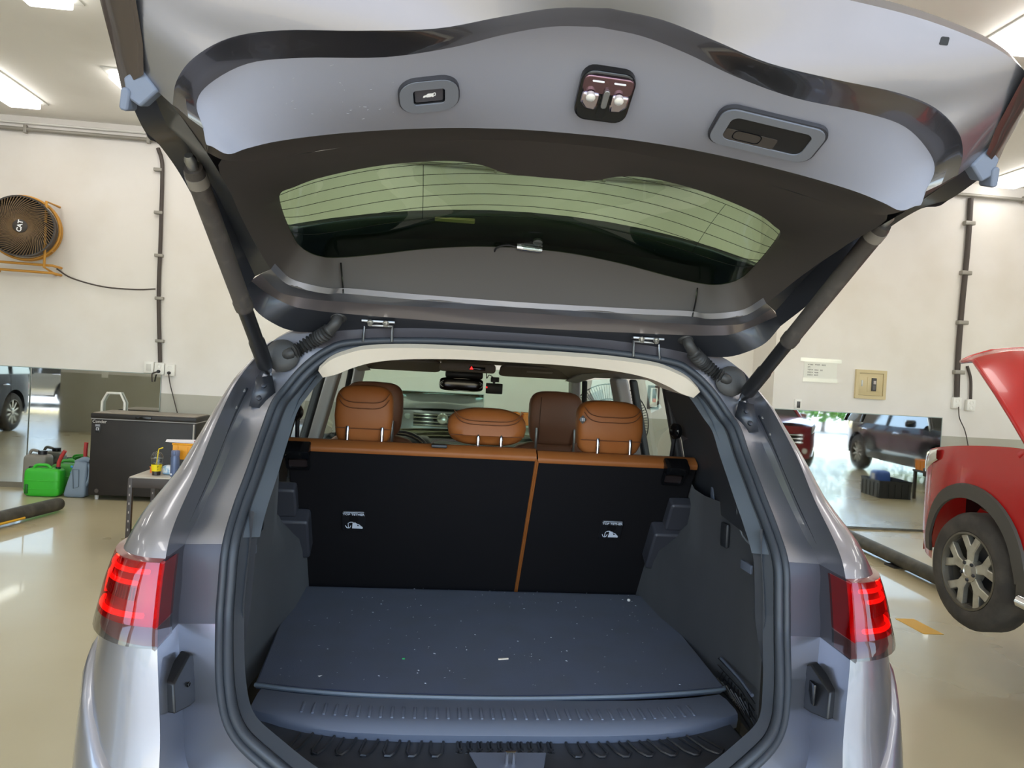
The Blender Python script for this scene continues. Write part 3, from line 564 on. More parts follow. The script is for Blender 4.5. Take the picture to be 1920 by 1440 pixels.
# hinge side bands and side channels
def fullr(P): P = P[::-1]; return full(P)
loft('hinge_band', [fullr(cr(x, 4)) for x in ([(p[0]-.01, p[1]-.004, p[2]+.014) for p in TL], TL, BM)], PAINT, gate, sharp=30)
loft('hinge_band', [fullr(cr(x, 4)) for x in (BM, BL)], M('gate_band', (150, 140, 140), .3, .8, coat=.8), gate, sharp=30)
loft('hinge_edge', [fullr(cr(x, 4)) for x in (BL, [tuple(.5*(p+q) for p, q in zip(a, b)) for a, b in zip([(x, y, z+.012) for x, y, z in BL], ED)], ED)], DARKM, gate, sharp=30)
both('side_channel', [cr(x, 5) for x in (SC1, SCM, OE)], DARKM, gate, sharp=30)
for sx in (1, -1):
    f = (lambda p: Vector((sx*p[0], p[1], p[2])))
    mesh('trim_end_panel', [f(p) for p in (G0[-1], F0[-1], E0[-1], E2[-1], SC1[1])], [(0, 1, 2, 3, 4)], TRIM_SHADED, gate)
    mesh('corner_panel', [f(R0[-1]), f(G0[-1]), f(SCM[0]), f(OE[0])], [(0, 1, 2, 3)], PAINT_SHADED, gate)
    # outer skin strip along the side
    loft('outer_side_skin', [[f(p) for p in r] for r in (cr([R0[-1]]+OE[1:], 5), cr([(.72,1.24,2.09)]+[(p[0]-.012, p[1], p[2]+.06) for p in OE[1:]], 5), cr([(.60,1.25,2.15)]+[(p[0]-.10, p[1]+.03, p[2]+.095) for p in OE[1:]], 5))], PAINT, gate, sharp=30)
    # rubber buffer on the gate corner
    T_ = frameXY(f((.690, 1.252, 1.975)), (sx*1, .25, -.25), (0, -.35, 1)); sg = 1 if sx > 0 else -1
    if sx < 0: T_ = frameXY(f((.690, 1.252, 1.975)), (1, -.25, .25), (0, -.35, 1))
    sb = M('buffer_grey', (104, 112, 128), .6)
    bf = prism('gate_buffer', [(sx*x_, y_) for x_, y_ in ((-.024, -.014), (.012, -.030), (.028, -.012), (.022, .016), (-.010, .024))], -.01, .018, sb, gate, T_, bev=.004)
    prism('buffer_pad', rrect(.014, .034, .004, 2), -.008, .022, sb, bf, T_ @ Matrix.Translation((sx*.030, -.014, 0)) @ Matrix.Rotation(sx*.5, 4, 'Z'), bev=.003)
    prism('buffer_pad', rrect(.014, .046, .004, 2), -.008, .014, sb, bf, T_ @ Matrix.Translation((-sx*.030, .022, 0)) @ Matrix.Rotation(sx*.5, 4, 'Z'), bev=.003)
    loft('gate_side_lamp', [[f(p) for p in r] for r in ([(.742,1.15,2.13),(.738,1.205,2.06),(.733,1.245,2.005),(.728,1.262,1.965)], [(.715,1.110,2.13),(.71,1.163,2.062),(.706,1.210,2.01),(.702,1.235,1.975)], [(.672,1.100,2.118),(.672,1.150,2.06),(.676,1.195,2.015),(.684,1.225,1.982)])], M('side_lamp_smoke', (52, 42, 38), .25, coat=.5), gate, sharp=30)
    lathe('drain_plug', [(.012, 0), (.012, .003), (.008, .005), (0, .005)], BLK, gate, 12, frame(f((.632, 2.108, 1.690)), (0, -.8, -.5)))
# outer skin over the lower trim, spoiler over the hinge side of the glass
sk = [g_R, [v+Vector((-.004, .015, .022)) for v in g_R], [Vector((v.x*.98, 1.20+.04*abs(v.x), 2.20-.16*v.x*v.x)) for v in g_R], [Vector((v.x*.93, 1.44+.05*abs(v.x), 2.16-.22*v.x*v.x)) for v in g_R], [Vector((v.x*.86, 1.64+.12*v.x*v.x, 2.07-.18*v.x*v.x)) for v in g_R]]
loft('outer_skin', [full(r) for r in sk], PAINT, gate, sharp=40)
spx = [0, .1, .2, .3, .4, .5, .58, .64]
sp = [[Vector((x, y0+q*x*x, z0-w*x*x)) for x in spx] for y0, q, z0, w in ((2.20, -.05, 1.70, .03), (2.17, -.05, 1.80, .05), (2.09, -.02, 1.925, .12), (1.93, .26, 1.962, .16))]
spo = loft('spoiler', [full(r) for r in sp], M('spoiler_dark', (40, 44, 50), .35, .3, coat=.4), gate, thick=.018)
prism('stop_lamp', rrect(.10, .016, .003, 2), -.002, .006, M('stop_lamp_lens', (196, 178, 132), .3), spo, frame((-.19, 1.952, 1.944), (0, -.3, -1), up=(0, 1, 0)))
# rear dash camera stuck inside the glass
T_ = frameXY((.0, 2.02, 1.893), (1, 0, -.06), (0, -.9, .4)); rc = thing('rear_dash_camera', 'small chrome dash camera stuck on the inside of the raised rear window', 'camera')
lathe('barrel', [(0, -.034), (.009, -.033), (.010, -.02), (.010, .02), (.008, .034), (0, .035)], CHROME, rc, 14, T_ @ Matrix.Translation((.012, -.02, -.016)) @ Matrix.Rotation(rad(90), 4, 'Y'))
prism('mount_plate', rrect(.05, .035, .004, 2), -.006, -.002, GLASS('clear_plate', (.8, .84, .82)), rc, T_ @ Matrix.Translation((.018, .012, 0)))
lathe('clamp', [(.012, -.012), (.013, -.004), (.006, 0)], STEEL, rc, 10, T_ @ Matrix.Translation((.03, .008, -.014))); tube('lead', [T_ @ Vector(p) for p in ((-.02, -.02, -.016), (-.05, -.012, -.012), (-.075, -.02, -.004), (-.078, -.045, .0))], .0025, BLK, rc, 6, 5)
# latch, close button, grab handle on the lower trim
def pan(x, t, off=0):
    ax = abs(x); i = min(range(len(g_F)), key=lambda i: abs(g_F[i].lerp(g_E[i], t).x-ax)); a, b = g_F[i], g_E[i]
    j = max(0, min(len(g_F)-2, i)); p = a.lerp(b, t)+Vector((0, 0, -.010*math.sin(math.pi*t))); tx = g_F[j+1].lerp(g_E[j+1], t)-g_F[j].lerp(g_E[j], t); ty = a-b
    p.x = ax; s = 1 if x >= 0 else -1; p.x *= s; tx.x *= s; tx = tx*s; ty.x *= s; n = tx.cross(ty).normalized()
    m = frameXY(p, tx, ty); return m
BEZ = M('bezel_grey', (112, 115, 124), .45)
T_ = pan(-.258, .44)
bt = ring('close_switch', rrect(.100, .076, .030, 6), rrect(.085, .062, .024, 6), -.004, .004, M('seam_dark', (52, 52, 58), .5), gate, T_)
ring('switch_bezel', rrect(.096, .073, .029, 6), rrect(.052, .036, .006, 6), -.003, .0055, BEZ, bt, T_)
ring('switch_rim', rrect(.053, .037, .006, 3), rrect(.047, .031, .004, 3), -.003, .003, BLKG, bt, T_)
prism('switch_button', rrect(.047, .031, .004, 3), -.006, .0015, M('button_grey', (74, 72, 78), .35), bt, T_, bev=.001)
ico = [(-.011, -.003), (-.010, .001), (-.006, .002), (-.003, .005), (.004, .005), (.0065, .003), (.0065, -.003), (.004, -.003), (.003, -.0015), (.001, -.003), (-.005, -.003), (-.006, -.0015), (-.008, -.003)]
WHT = M('print_white', (238, 240, 244), .5)
prism('tailgate_icon', ico, .0015, .002, WHT, bt, T_ @ Matrix.Translation((.001, -.001, 0))); tube('icon_gate', [T_ @ Vector(p) for p in ((.006, .004, .0018), (.010, .005, .0018), (.0105, .001, .0018), (.009, -.002, .0018))], .0008, WHT, bt, 4, 3)
T_ = pan(.035, .50)
la = prism('gate_latch', rrect(.092, .098, .022, 5), -.02, .016, BLKG, gate, T_, bev=.004)
LCH = M('latch_chrome', (190, 178, 190), .10, 1.0)
prism('latch_plate', rrect(.084, .034, .010, 4), .012, .020, M('latch_plate_tint', (120, 92, 100), .15, .9), la, T_ @ Matrix.Translation((0, .026, 0)), bev=.002)
for s in (-1, 1):
    prism('latch_cheek', [(s*x_, y_) for x_, y_ in ((.010, .012), (.040, .012), (.040, -.008), (.030, -.020), (.012, -.022), (.010, -.010))], .012, .024, LCH, la, T_, bev=.004)
    lathe('latch_bolt', [(.008, .022), (.008, .030), (.005, .032), (0, .032)], M('bolt_white', (235, 232, 228), .25, .5), la, 12, T_ @ Matrix.Translation((s*.024-.002, .008, 0)))
    prism('latch_slit', rrect(.020, .003, .001, 1), .020, .0207, WHT, la, T_ @ Matrix.Translation((s*.018, .034, 0)))
prism('latch_hook', rrect(.010, .035, .004, 2), .01, .026, STEEL, la, T_ @ Matrix.Translation((.0, .004, 0)), bev=.001); prism('latch_mouth', rrect(.014, .03, .004, 2), .016, .0166, M('pure_black', (4, 4, 4), .6), la, T_ @ Matrix.Translation((0, -.026, 0)))
T_ = pan(.318, .46)
hd = ring('grab_handle', rrect(.190, .096, .026, 6), rrect(.176, .083, .022, 6), -.004, .003, M('seam_dark', (52, 52, 58), .5), gate, T_)
ring('handle_bezel', rrect(.182, .089, .024, 6), rrect(.142, .058, .014, 6), -.03, .006, BEZ, hd, T_)
prism('handle_recess', rrect(.144, .060, .014, 6), .0025, .0035, M('recess_dark', (22, 20, 20), .6), hd, T_)
prism('recess_step', rrect(.092, .026, .004, 2), .0035, .0045, M('recess_mid', (62, 56, 52), .6), hd, T_ @ Matrix.Translation((-.024, -.016, 0)))
ring('recess_cap', rrect(.05, .024, .009, 4), rrect(.047, .021, .008, 4), .0045, .005, BLKG, hd, T_ @ Matrix.Translation((-.030, -.013, 0)))
# small square hole in the rim
prism('drain_hole', rrect(.014, .012, .002, 2), 0, .001, BLKG, gate, frame((.52, 1.114, 2.108), (0, -1, -.3)))
# scuffs on the trim (short chalky strokes)
random.seed(11); SC = M('scuff', (160, 161, 168), .7); lst = []
for i in range(30):
    x = random.gauss(-.40, .055); t = min(.9, max(.08, random.gauss(.45, .2))); m = pan(x, t); a = random.uniform(0, 3.1); L = random.uniform(.001, .007)
    lst.append(([m @ Vector((0, 0, .0006)), m @ Vector((L*math.cos(a), L*.5*math.sin(a), .0003))], .0004))
tubes('scuff_marks', lst, SC, gate, 4)
# ---------------------------------------------------------------- struts, hinges, cable boots
for sx in (1, -1):
    f = (lambda p: Vector((sx*p[0], p[1], p[2])))
    A, B = f((.663, 2.128, 1.535)), f((.706, 1.555, 1.925)); d = (B-A).normalized(); Lg = (B-A).length
    def at(t): return A+d*(Lg*t)
    gs = tube('lift_strut', [at(.0), at(.04), at(.041), at(.19), at(.20), at(.40), at(.405)], [.012, .017, .0205, .0205, .018, .018, .018], BLK, suv, 16)
    OUT = M('strut_sleeve', (60, 55, 52), .45, noise=(30, (82, 76, 70), .5, .8))
    tube('strut_sleeve', [at(.385), at(.42), at(.425), at(.985), at(1.0)], [.022, .0225, .0205, .0205, .018], OUT, gs, 16)
    tube('strut_collar', [at(.94), at(.975)], .0215, M('collar', (120, 114, 106), .5), gs, 16)
    tube('strut_end', [at(1.0), at(1.03), at(1.045)], [.010, .012, .008], STEEL, gs, 10)
    tube('strut_foot', [A-d*.03, A], [.006, .011], STEEL, gs, 10)
    br = mesh('strut_bracket', [f(p) for p in ((.652,2.135,1.522),(.690,2.12,1.515),(.700,2.098,1.44),(.664,2.106,1.432),(.64,2.128,1.475))], [(0,1,2,3,4)], DARKM, suv); s_ = br.modifiers.new('s', 'SOLIDIFY'); s_.thickness = .006
    for p in ((.668, 2.118, 1.494), (.676, 2.105, 1.461)): lathe('bracket_bolt', [(.007, 0), (.007, .006), (.004, .007), (0, .007)], DARKM, br, 8, frame(f(p), (0, -.85, .5)))
    # hinge: two pins with a plate and bolts
    hg = tube('gate_hinge', [f((.418, 2.150, 1.628)), f((.418, 2.172, 1.676)), f((.34, 2.158, 1.676)), f((.34, 2.148, 1.632))], .0045, STEEL, suv, 8)
    box('hinge_plate', (.090, .024, .006), f((.379, 2.150, 1.686)), STEEL, hg, bev=.001)
    for x in (.40, .358): lathe('hinge_bolt', [(.009, 0), (.009, .004), (.006, .004), (.006, .012), (0, .013)], M('bolt_zinc', (190, 188, 180), .3, .9), hg, 8, frame(f((x, 2.138, 1.684)), (0, -.6, -.8)))
    # corrugated cable boot
    P = cr([f(p) for p in ((.486, 2.13, 1.695), (.49, 2.115, 1.672), (.512, 2.125, 1.648), (.545, 2.15, 1.628), (.585, 2.16, 1.60), (.610, 2.145, 1.585), (.626, 2.152, 1.578))], 18)
    rads = []
    for i in range(len(P)):
        u_ = i/(len(P)-1); rads.append(.0155 if u_ < .28 else (.0165+.0045*(1 if i % 4 == 0 else (-1 if i % 4 == 2 else 0)) if u_ < .80 else .0165))
    BOOT = M('boot_rubber', (46, 45, 44), .5)
    bo = tube('cable_boot', P, rads, BOOT, suv, 14, sharp=30)
    lathe('boot_grommet', [(.030, 0), (.032, .006), (.024, .012), (.018, .02), (0, .02)], BOOT, bo, 20, frame(f((.486, 2.138, 1.700)), (0, -.6, -.8)))
    lathe('boot_grommet', [(.042, 0), (.044, .006), (.036, .012), (.024, .014), (0, .016)], BOOT, bo, 24, frame(f((.630, 2.150, 1.578)), (-sx*.12, -1, .12)))
# ================================================================== boot and cabin
CARP = M('boot_carpet', (27, 38, 66), .95, sheen=.15, noise=(7, (20, 29, 52), .4, .7), bump=(700, .6, .0015)); SIDEC = M('side_carpet', (40, 41, 46), .9, sheen=.1, bump=(600, .4, .001), noise=(5, (33, 34, 39), .4, .7))
SEATC = M('seat_back_carpet', (20, 18, 20), .95, spec=.2, sheen=.0, bump=(700, .5, .001), noise=(4, (18, 17, 20), .4, .7)); TPL = M('grey_plastic', (92, 98, 112), .5, bump=(500, .12, .0005)); TPD = M('trim_plastic', (48, 50, 55), .5, bump=(500, .12, .0005))
LEA = M('tan_leather', (142, 84, 40), .5, spec=.3, bump=(300, .10, .0008), noise=(12, (138, 78, 32), .4, .7)); LEAD = M('brown_leather', (128, 84, 62), .48, bump=(300, .10, .0008))
BEIGE = M('beige_trim', (196, 183, 165), .75)
# beige header trim under the roof
HO = [(0,2.13,1.622),(.14,2.13,1.622),(.28,2.13,1.619),(.40,2.13,1.609),(.46,2.128,1.592),(.50,2.122,1.572),(.528,2.112,1.543)]
HI = [(0,2.15,1.596),(.14,2.15,1.596),(.29,2.15,1.588),(.385,2.15,1.574),(.445,2.15,1.554),(.482,2.145,1.536),(.518,2.135,1.525)]
HB = [(p[0]*.98, p[1]+.16, p[2]+.012) for p in HI]
loft('header_trim', [full(cr(x, 5)) for x in ([(p[0], p[1]+.02, p[2]+.012) for p in HO], HO, HI, HB)], BEIGE, suv, sharp=45)
loft('seal_inner_trim', [around(inset(S, .036, .006)), around(inset(S, .054, .03))], RUB, suv)
# boot floor
fe = [(-.648,2.105),(-.52,2.072),(-.333,2.046),(0,2.036),(.316,2.055),(.52,2.085),(.640,2.112),(.655,2.125),(.70,3.02),(-.70,3.02)]
brd = prism('boot_floor_board', fe, .686, .705, CARP, suv, bev=.006)
prism('floor_strip', [(-.70, 3.02), (.70, 3.02), (.71, 3.12), (-.71, 3.12)], .672, .690, CARP, suv)
tube('board_edging', [(x, y-.002, .700) for x, y in fe[:8]], .006, M('edging', (96, 104, 112), .5), brd, 6, 4)
box('under_floor', (1.34, 1.3, .02), (0, 2.45, .60), BLK, suv)
# sill: scuff plate with ribs, lower tread plate with U ribs
sx_ = [0, .12, .25, .38, .48, .55, .60, .628]
def sc(dy, z, q): return [Vector((x, dy+q*(x/.628)**4, z)) for x in sx_]
scuff = loft('sill_plate', [full(r) for r in (sc(2.035, .695, .055), sc(1.99, .703, .05), sc(1.90, .703, .075), sc(1.868, .698, .09), sc(1.855, .684, .10), sc(1.862, .66, .10))], TPL, suv, sharp=50)
ribm = None
for i in range(37):
    x = -.50+1.0*i/36; q = .075*(abs(x)/.628)**4
    o = box('sill_rib', (.007, .062, .004), (0, 0, 0), TPL, scuff, bev=.0015) if ribm is None else bpy.data.objects.new('sill_rib', ribm)
    if ribm is None: ribm = o.data
    else: COL.objects.link(o); o.parent = scuff
    o.location = (x, 1.932+q, .7045)
tread = loft('tread_plate', [full([Vector((x, y0+q*(x/.64)**4, z0+w*(x/.64)**4)) for x in (0, .15, .3, .42, .52, .60)]) for y0, q, z0, w in ((1.868, .09, .664, .02), (1.81, .06, .660, .025), (1.755, .05, .655, .035), (1.70, .03, .668, .06), (1.655, .02, .69, .07))], TPD, suv, sharp=60)
def urib(x, w, L, sk, nm='tread_rib'):
    y1, y0 = 1.858+.05*(x/.6)**4, 1.858-L
    P = [Vector((x-w/2, y1, .667)), Vector((x-w/2+sk*.7, y0+.018, .663)), Vector((x-w/2+sk+.008, y0, .662)), Vector((x+w/2+sk-.012, y0, .662)), Vector((x+w/2+sk, y0+.016, .663)), Vector((x+w/2, y1, .667))]
    dz = .02*(abs(x)/.6)**3; P = [p+Vector((0, 0, dz)) for p in P]
    return tube(nm, P, .0035, M('rib_dark', (34, 35, 38), .4), tread, 5)
for i in range(7):
    urib(-.165-.052*i, .030, .062+.0*i, -.004-.003*i); urib(.165+.052*i, .030, .062, .006+.006*i)
for i in range(10): urib(-.112+.0245*i, .008, .042, 0)
st = prism('striker_pocket', [(-.092, 1.80), (.092, 1.80), (.06, 1.66), (-.06, 1.66)], .668, .672, TPL, suv, bev=.01)
tube('striker_loop', [(-.008, 1.745, .66), (-.008, 1.745, .70), (.008, 1.745, .70), (.008, 1.745, .66)], .005, CHROME, st, 8)
# side trims
def side_x(y, z):
    base = interp([(1.83, .628), (1.90, .668), (2.0, .69), (2.2, .70), (2.5, .70), (3.1, .70)], y)
    arch = .045*max(0, min(1, (y-2.35)/.35))
    up = max(0, min(1, (z-.92)/.12))*max(0, min(1, (y-2.5)/.3))*.11
    return base-arch+up
for sx in (1, -1):
    f = (lambda p: Vector((sx*p[0], p[1], p[2])))
    ys = [1.84, 1.87, 1.92, 2.0, 2.15, 2.3, 2.45, 2.6, 2.75, 2.9, 3.02, 3.10]
    loft('side_carpet_trim', [[f((side_x(y, z)-(.0 if y > 1.86 else .004), y+max(0, (1.86-y))*0+max(0, (z-1.0))*.28*max(0, min(1, (2.2-y)/.35)), z)) for y in ys] for z in (.62, .70, .80, .88, .93, .98, 1.04, 1.12, 1.20)], SIDEC, suv, sharp=35)
    # lip that joins the seal to the side trim
    lip0 = inset(seg(S, 4, 9), .037, .008); lip1 = [Vector((.622-.02*max(0, min(1, (.80-v.z)/.1)), v.y+.045, v.z)) for v in lip0]; lip2 = [Vector((.640, v.y+.09, v.z)) for v in lip0]
    loft('boot_lip_trim', [[f(v) for v in r] for r in (lip0, lip1, lip2)], TPD, suv, sharp=45)
    l0 = inset(seg(S, 8, 15), .037, .008)[:]; l1 = [v+Vector((-.035+.02*(v.z-1.13), .03, -.004)) for v in l0]
    loft('pillar_lip_trim', [[f(v) for v in r] for r in (l0, l1)], M('lip_grey', (72, 78, 85), .5), suv, sharp=45)
    # upper pillar trim panel
    zz = [1.16, 1.26, 1.36, 1.46, 1.53]
    ur = [[f((x, y, z)) for x, y, z in ((interp([(1.13,.642),(1.285,.618),(1.377,.605),(1.45,.585),(1.53,.535)], z), interp([(1.13,1.90),(1.285,2.02),(1.377,2.10),(1.45,2.14),(1.53,2.155)], z), z), (interp([(1.13,.70),(1.36,.69),(1.53,.62)], z), 2.34+.1*(z-1.16), z), (interp([(1.13,.775),(1.36,.735),(1.53,.665)], z), 2.60, z), (interp([(1.13,.785),(1.36,.74),(1.53,.67)], z), 2.86+.10*(z-1.16), z))] for z in zz]
    pt = loft('upper_side_trim', ur, TPD, suv, sharp=35)
    tube('trim_groove', [f(p) for p in ((.655, 2.13, 1.30), (.672, 2.12, 1.16), (.660, 1.98, 1.13))], .003, M('groove_light', (120, 124, 128), .4), pt, 6, 4)
    for dy in (0, .05): box('trim_hook', (.012, .028, .065), f((.735, 2.50-dy, 1.19)), TPL, pt, bev=.003)
    box('bag_hook', (.014, .05, .075), f((.690, 2.27, 1.11)), M('hook_dark', (38, 40, 43), .4), pt, bev=.008); box('lamp_lens', (.008, .07, .025), f((.655, 2.02, 1.075)), TPL, pt, bev=.003)
    # seat belt anchor
    ba = lathe('belt_anchor', [(.028, -.01), (.03, .006), (.018, .016), (0, .018)], BLKG, suv, 18, frame(f((.690, 2.80, 1.385)), (-sx, -.3, 0)))
    tube('belt_webbing', [f((.688, 2.80, 1.375)), f((.690, 2.84, 1.25)), f((.69, 2.87, 1.12))], .008, BLK, ba, 6)
# side pocket net, right
lst = []
for i in range(9):
    u0 = i/8; lst.append(([Vector((.655+.035*u0, 1.96+.26*u0, .73-.02*u0)), Vector((.683, 2.0+.25*u0, .665))], .0022)); lst.append(([Vector((.660, 2.22-.26*u0, .70+.02*u0)), Vector((.686, 2.15-.22*u0, .66))], .0022))
for i in range(5): z = .655+.02*i; lst.append(([Vector((.665, 1.94, z)), Vector((.684, 2.08, z)), Vector((.688, 2.26, z))], .002))
nt = tubes('pocket_net', lst, BLK, suv, 4); nt['label'] = 'black elastic net over the side pocket'; tube('net_hem', [(.652, 1.93, .76), (.672, 2.05, .752), (.690, 2.24, .742)], .005, TPL, nt, 6)
# rear seat backs (tilted): plane y = 3.1-(z-.68)*.667
TH = math.atan(.667); SB = Matrix.Translation((0, 3.1, .68)) @ Matrix.Rotation(TH, 4, 'X')      # local: x, y forward, z up along the back
def sloc(x, z): return (z-.68)/math.cos(TH)
def seatback(x0, x1, ztop, lbl):
    h = sloc(0, ztop); w = x1-x0
    s_ = prism('rear_seat_back', [(p[0]+(x0+x1)/2, p[1]+h/2) for p in rrect(w, h, .022, 4)], -.035, .012, SEATC, suv, SB @ Matrix.Rotation(rad(90), 4, 'X'), bev=.006)
    s_['label'] = lbl
    P = [(x0+.004, .012), (x0+.004, h-.02), (x0+.022, h-.002), (x1-.022, h-.002), (x1-.004, h-.02), (x1-.004, .012)]
    return s_, h
# SB rotated so that local (x, up, toward the boot)
sL, hL = seatback(-.70, .158, 1.283, 'wide left rear seat back with black carpet'); sR, hR = seatback(.164, .745, 1.277, 'narrow right rear seat back with black carpet')
def sb(x, z, out=0): return SB @ Vector((x, -out, z))
for s_, x0, x1, h in ((sL, -.70, .158, hL), (sR, .164, .745, hR)):
    inner = x1 if s_ is sL else x0
    # leather roll on top and along the split
    R1 = [[sb(x, h-.006+dz, out) for x in (x0+.0, x0+.02, (x0+x1)/2, x1-.02, x1)] for out, dz in ((.0145, -.010), (.0135, .002), (.006, .008), (-.03, .008), (-.05, -.004), (-.055, -.05))]
    loft('leather_shoulder', R1, LEA, s_, sharp=60); tube('leather_piping', [sb(inner, .01, .012), sb(inner, h-.01, .012)], .0045, LEA, s_, 6)
    loft('seat_front_side', [[sb(x, h-.055, -.055) for x in (x0, x1)], [sb(x, h*.5, -.16) for x in (x0, x1)], [sb(x, 0, -.16) for x in (x0, x1)]], LEA, s_)
PRW = M('print_pale', (210, 216, 226), .6)
def tether(x, z, parent):
    T = SB @ Matrix.Translation((x, -.013, sloc(0, z))) @ Matrix.Rotation(rad(90), 4, 'X')
    p = prism('tether_plate', rrect(.086, .098, .012, 4), 0, .006, BLK, parent, T, bev=.002)
    text('tether_lettering', 'TOP TETHER', .0135, T @ Matrix.Translation((0, .034, .0065)), PRW, p, bold=.0003)
    tube('plate_rim', [T @ Vector(q) for q in ((-.036, .045, .006), (.036, .045, .006))], .0013, PRW, p, 4)
    lathe('tether_hole', [(.018, 0), (.018, .001), (0, .001)], M('pure_black', (4, 4, 4), .6), p, 16, T @ Matrix.Translation((0, .012, .006)))
    prism('seat_icon', [(-.006, -.036), (.032, -.036), (.032, -.028), (.022, -.022), (.014, -.024), (.006, -.006), (-.004, -.004)], .006, .0068, PRW, p, T)
    for k in range(3): tube('icon_line', [T @ Vector((.006+.006*k, -.010-.003*k, .007)), T @ Vector((.022+.003*k, -.018-.004*k, .007))], .0013, PRW, p, 4)
    tube('anchor_icon', [T @ Vector(q) for q in ((-.030, -.022, .007), (-.026, -.031, .007), (-.020, -.034, .007), (-.014, -.031, .007), (-.011, -.022, .007))], .0016, PRW, p, 4, 4); tube('anchor_icon', [T @ Vector((-.020, -.034, .007)), T @ Vector((-.020, -.010, .007)), T @ Vector((-.012, -.004, .007)), T @ Vector((-.002, -.004, .007))], .0014, PRW, p, 4)
tether(-.478, 1.003, sL); tether(.484, 1.003, sR)
for sx, s_ in ((-1, sL), (1, sR)):
    f = (lambda x: sx*x)
    xo = .765
    def blk(nm, x0, x1, z0, z1, d, par):
        h0, h1 = sloc(0, z0), sloc(0, z1); T = SB @ Matrix.Translation((f((x0+x1)/2), -.012, (h0+h1)/2)) @ Matrix.Rotation(rad(90), 4, 'X')
        o = prism(nm, rrect(x1-x0, h1-h0, .012, 4), 0, d, M('cover_plastic', (60, 60, 66), .45), par, T, bev=.008); return o
    k1 = blk('latch_cover', .672, xo, 1.045, 1.152, .05, s_); k2 = blk('latch_cover', .630, xo, .895, 1.047, .075, s_)
    box('latch_loop', (.05, .02, .014), SB @ Vector((f(.71), -.09, sloc(0, .925))), BLKG, k2, bev=.004); tube('latch_pin', [SB @ Vector((f(.69), -.102, sloc(0, .93))), SB @ Vector((f(.73), -.102, sloc(0, .925)))], .004, CHROME, k2, 6)
    # release handle at the top corner
    hw_ = box('release_handle', (.088, .06, .036), SB @ Vector((f(.664), -.018, sloc(0, 1.275))), BLKG, s_, bev=.008, rot=(TH, 0, 0)); ring('release_bezel', rrect(.082, .07, .012, 3), rrect(.066, .05, .010, 3), 0, .012, BLKG, s_, SB @ Matrix.Translation((f(.664), -.014, sloc(0, 1.235))) @ Matrix.Rotation(rad(90), 4, 'X'))
    prism('release_pad', rrect(.064, .034, .008, 3), 0, .006, M('pad_dark', (44, 36, 36), .35), s_, SB @ Matrix.Translation((f(.664), -.014, sloc(0, 1.225))) @ Matrix.Rotation(rad(90), 4, 'X'))
# head rests
def headrest(x0, x1, z0, z1, y, d, mat, posts, label, par, pz, pm=CHROME, seam=True, pw=5):
    w, h = x1-x0, z1-z0
    def shp(p): 
        k = p.z/(h/2); return Vector((p.x*(1-.07*max(0, -k)-.04*max(0, k)**3), p.y+.012*k+(.024*min(1, max(0, -k-.38)/.25) if p.y < 0 else 0), p.z+.008*(1-(p.x/(w/2))**2)*max(0, k)))
    o = sweepbox('head_rest', (w, d, h), ((x0+x1)/2, y, (z0+z1)/2), mat, par, power=pw, n=14, shape=shp)
    o['label'] = label
    if seam:
        for k, dz in ((0, .30), (1, .20)):
            tube('stitch_seam', [((x0+x1)/2+c*w*.43, y-d*.5*(1.0-.10*abs(c)**3)-.0005, z0+h*(.5+dz)-.012*(1-abs(c)**4)+.022*abs(c)**6) for c in (-1, -.8, -.5, 0, .5, .8, 1)], .0016, M('stitch_dark', (92, 52, 24), .7), o, 5, 4)
        tube('stitch_seam', [((x0+x1)/2+c*w*.46, y-d*.5*(.99-.10*abs(c)**3), z0+h*.30) for c in (-1, -.6, 0, .6, 1)], .0016, M('stitch_dark', (92, 52, 24), .7), o, 5, 4)
    for px in posts: tube('post', [(px, y-d*.46, z0+h*.33), (px, y-d*.50, z0+h*.25), (px, y-d*.50, z0+.005), (px, y-d*.40, pz)], .0065, pm, o, 8)
    return o
headrest(-.556, -.352, 1.282, 1.488, 2.79, .11, LEA, (-.505, -.386), 'tan leather head rest on the outer seat', sL, 1.25)
headrest(-.158, .128, 1.300, 1.428, 2.80, .12, LEA, (-.048, .034), 'low rounded tan leather middle head rest', sL, 1.25, pw=3.2)
headrest(.312, .556, 1.284, 1.478, 2.79, .11, LEA, (.384, .503), 'tan leather head rest on the narrow seat back', sR, 1.25)
tg = prism('fabric_tag', [(-.014, 0), (0, .016), (.014, 0), (0, -.016)], 0, .001, M('tag_dark', (40, 36, 34), .6), sR, frame((.322, 2.728, 1.415), (-.35, -1, 0)))
for k in range(4): tube('tag_stitch', [frame((.322, 2.7265, 1.415), (-.35, -1, 0)) @ Vector((-.006+.004*k, -.006, .001)), frame((.322, 2.7265, 1.415), (-.35, -1, 0)) @ Vector((-.006+.004*k, .006, .001))], .0008, WHT, tg, 4)
box('belt_guide', (.055, .05, .012), (-.185, 2.70, 1.300), BLK, sL, bev=.004); 
# front seats
for sx, x0, x1 in ((1, .262, .528), (-1, -.632, -.348)):
    fs = sweepbox('front_seat', (.50, .16, .62), ((x0+x1)/2, 3.78, .93), LEAD, suv, power=4, n=12)
    headrest(x0, x1, 1.225, 1.483, 3.76, .11, LEAD, (x0+.035, x1-.045), 'brown leather front head rest', fs, 1.18, STEEL, False)
    tube('seam_line', [(x0+.05, 3.703, 1.46), (x0+.045, 3.703, 1.25)], .0015, M('stitch_dk2', (80, 48, 34), .7), fs, 4)
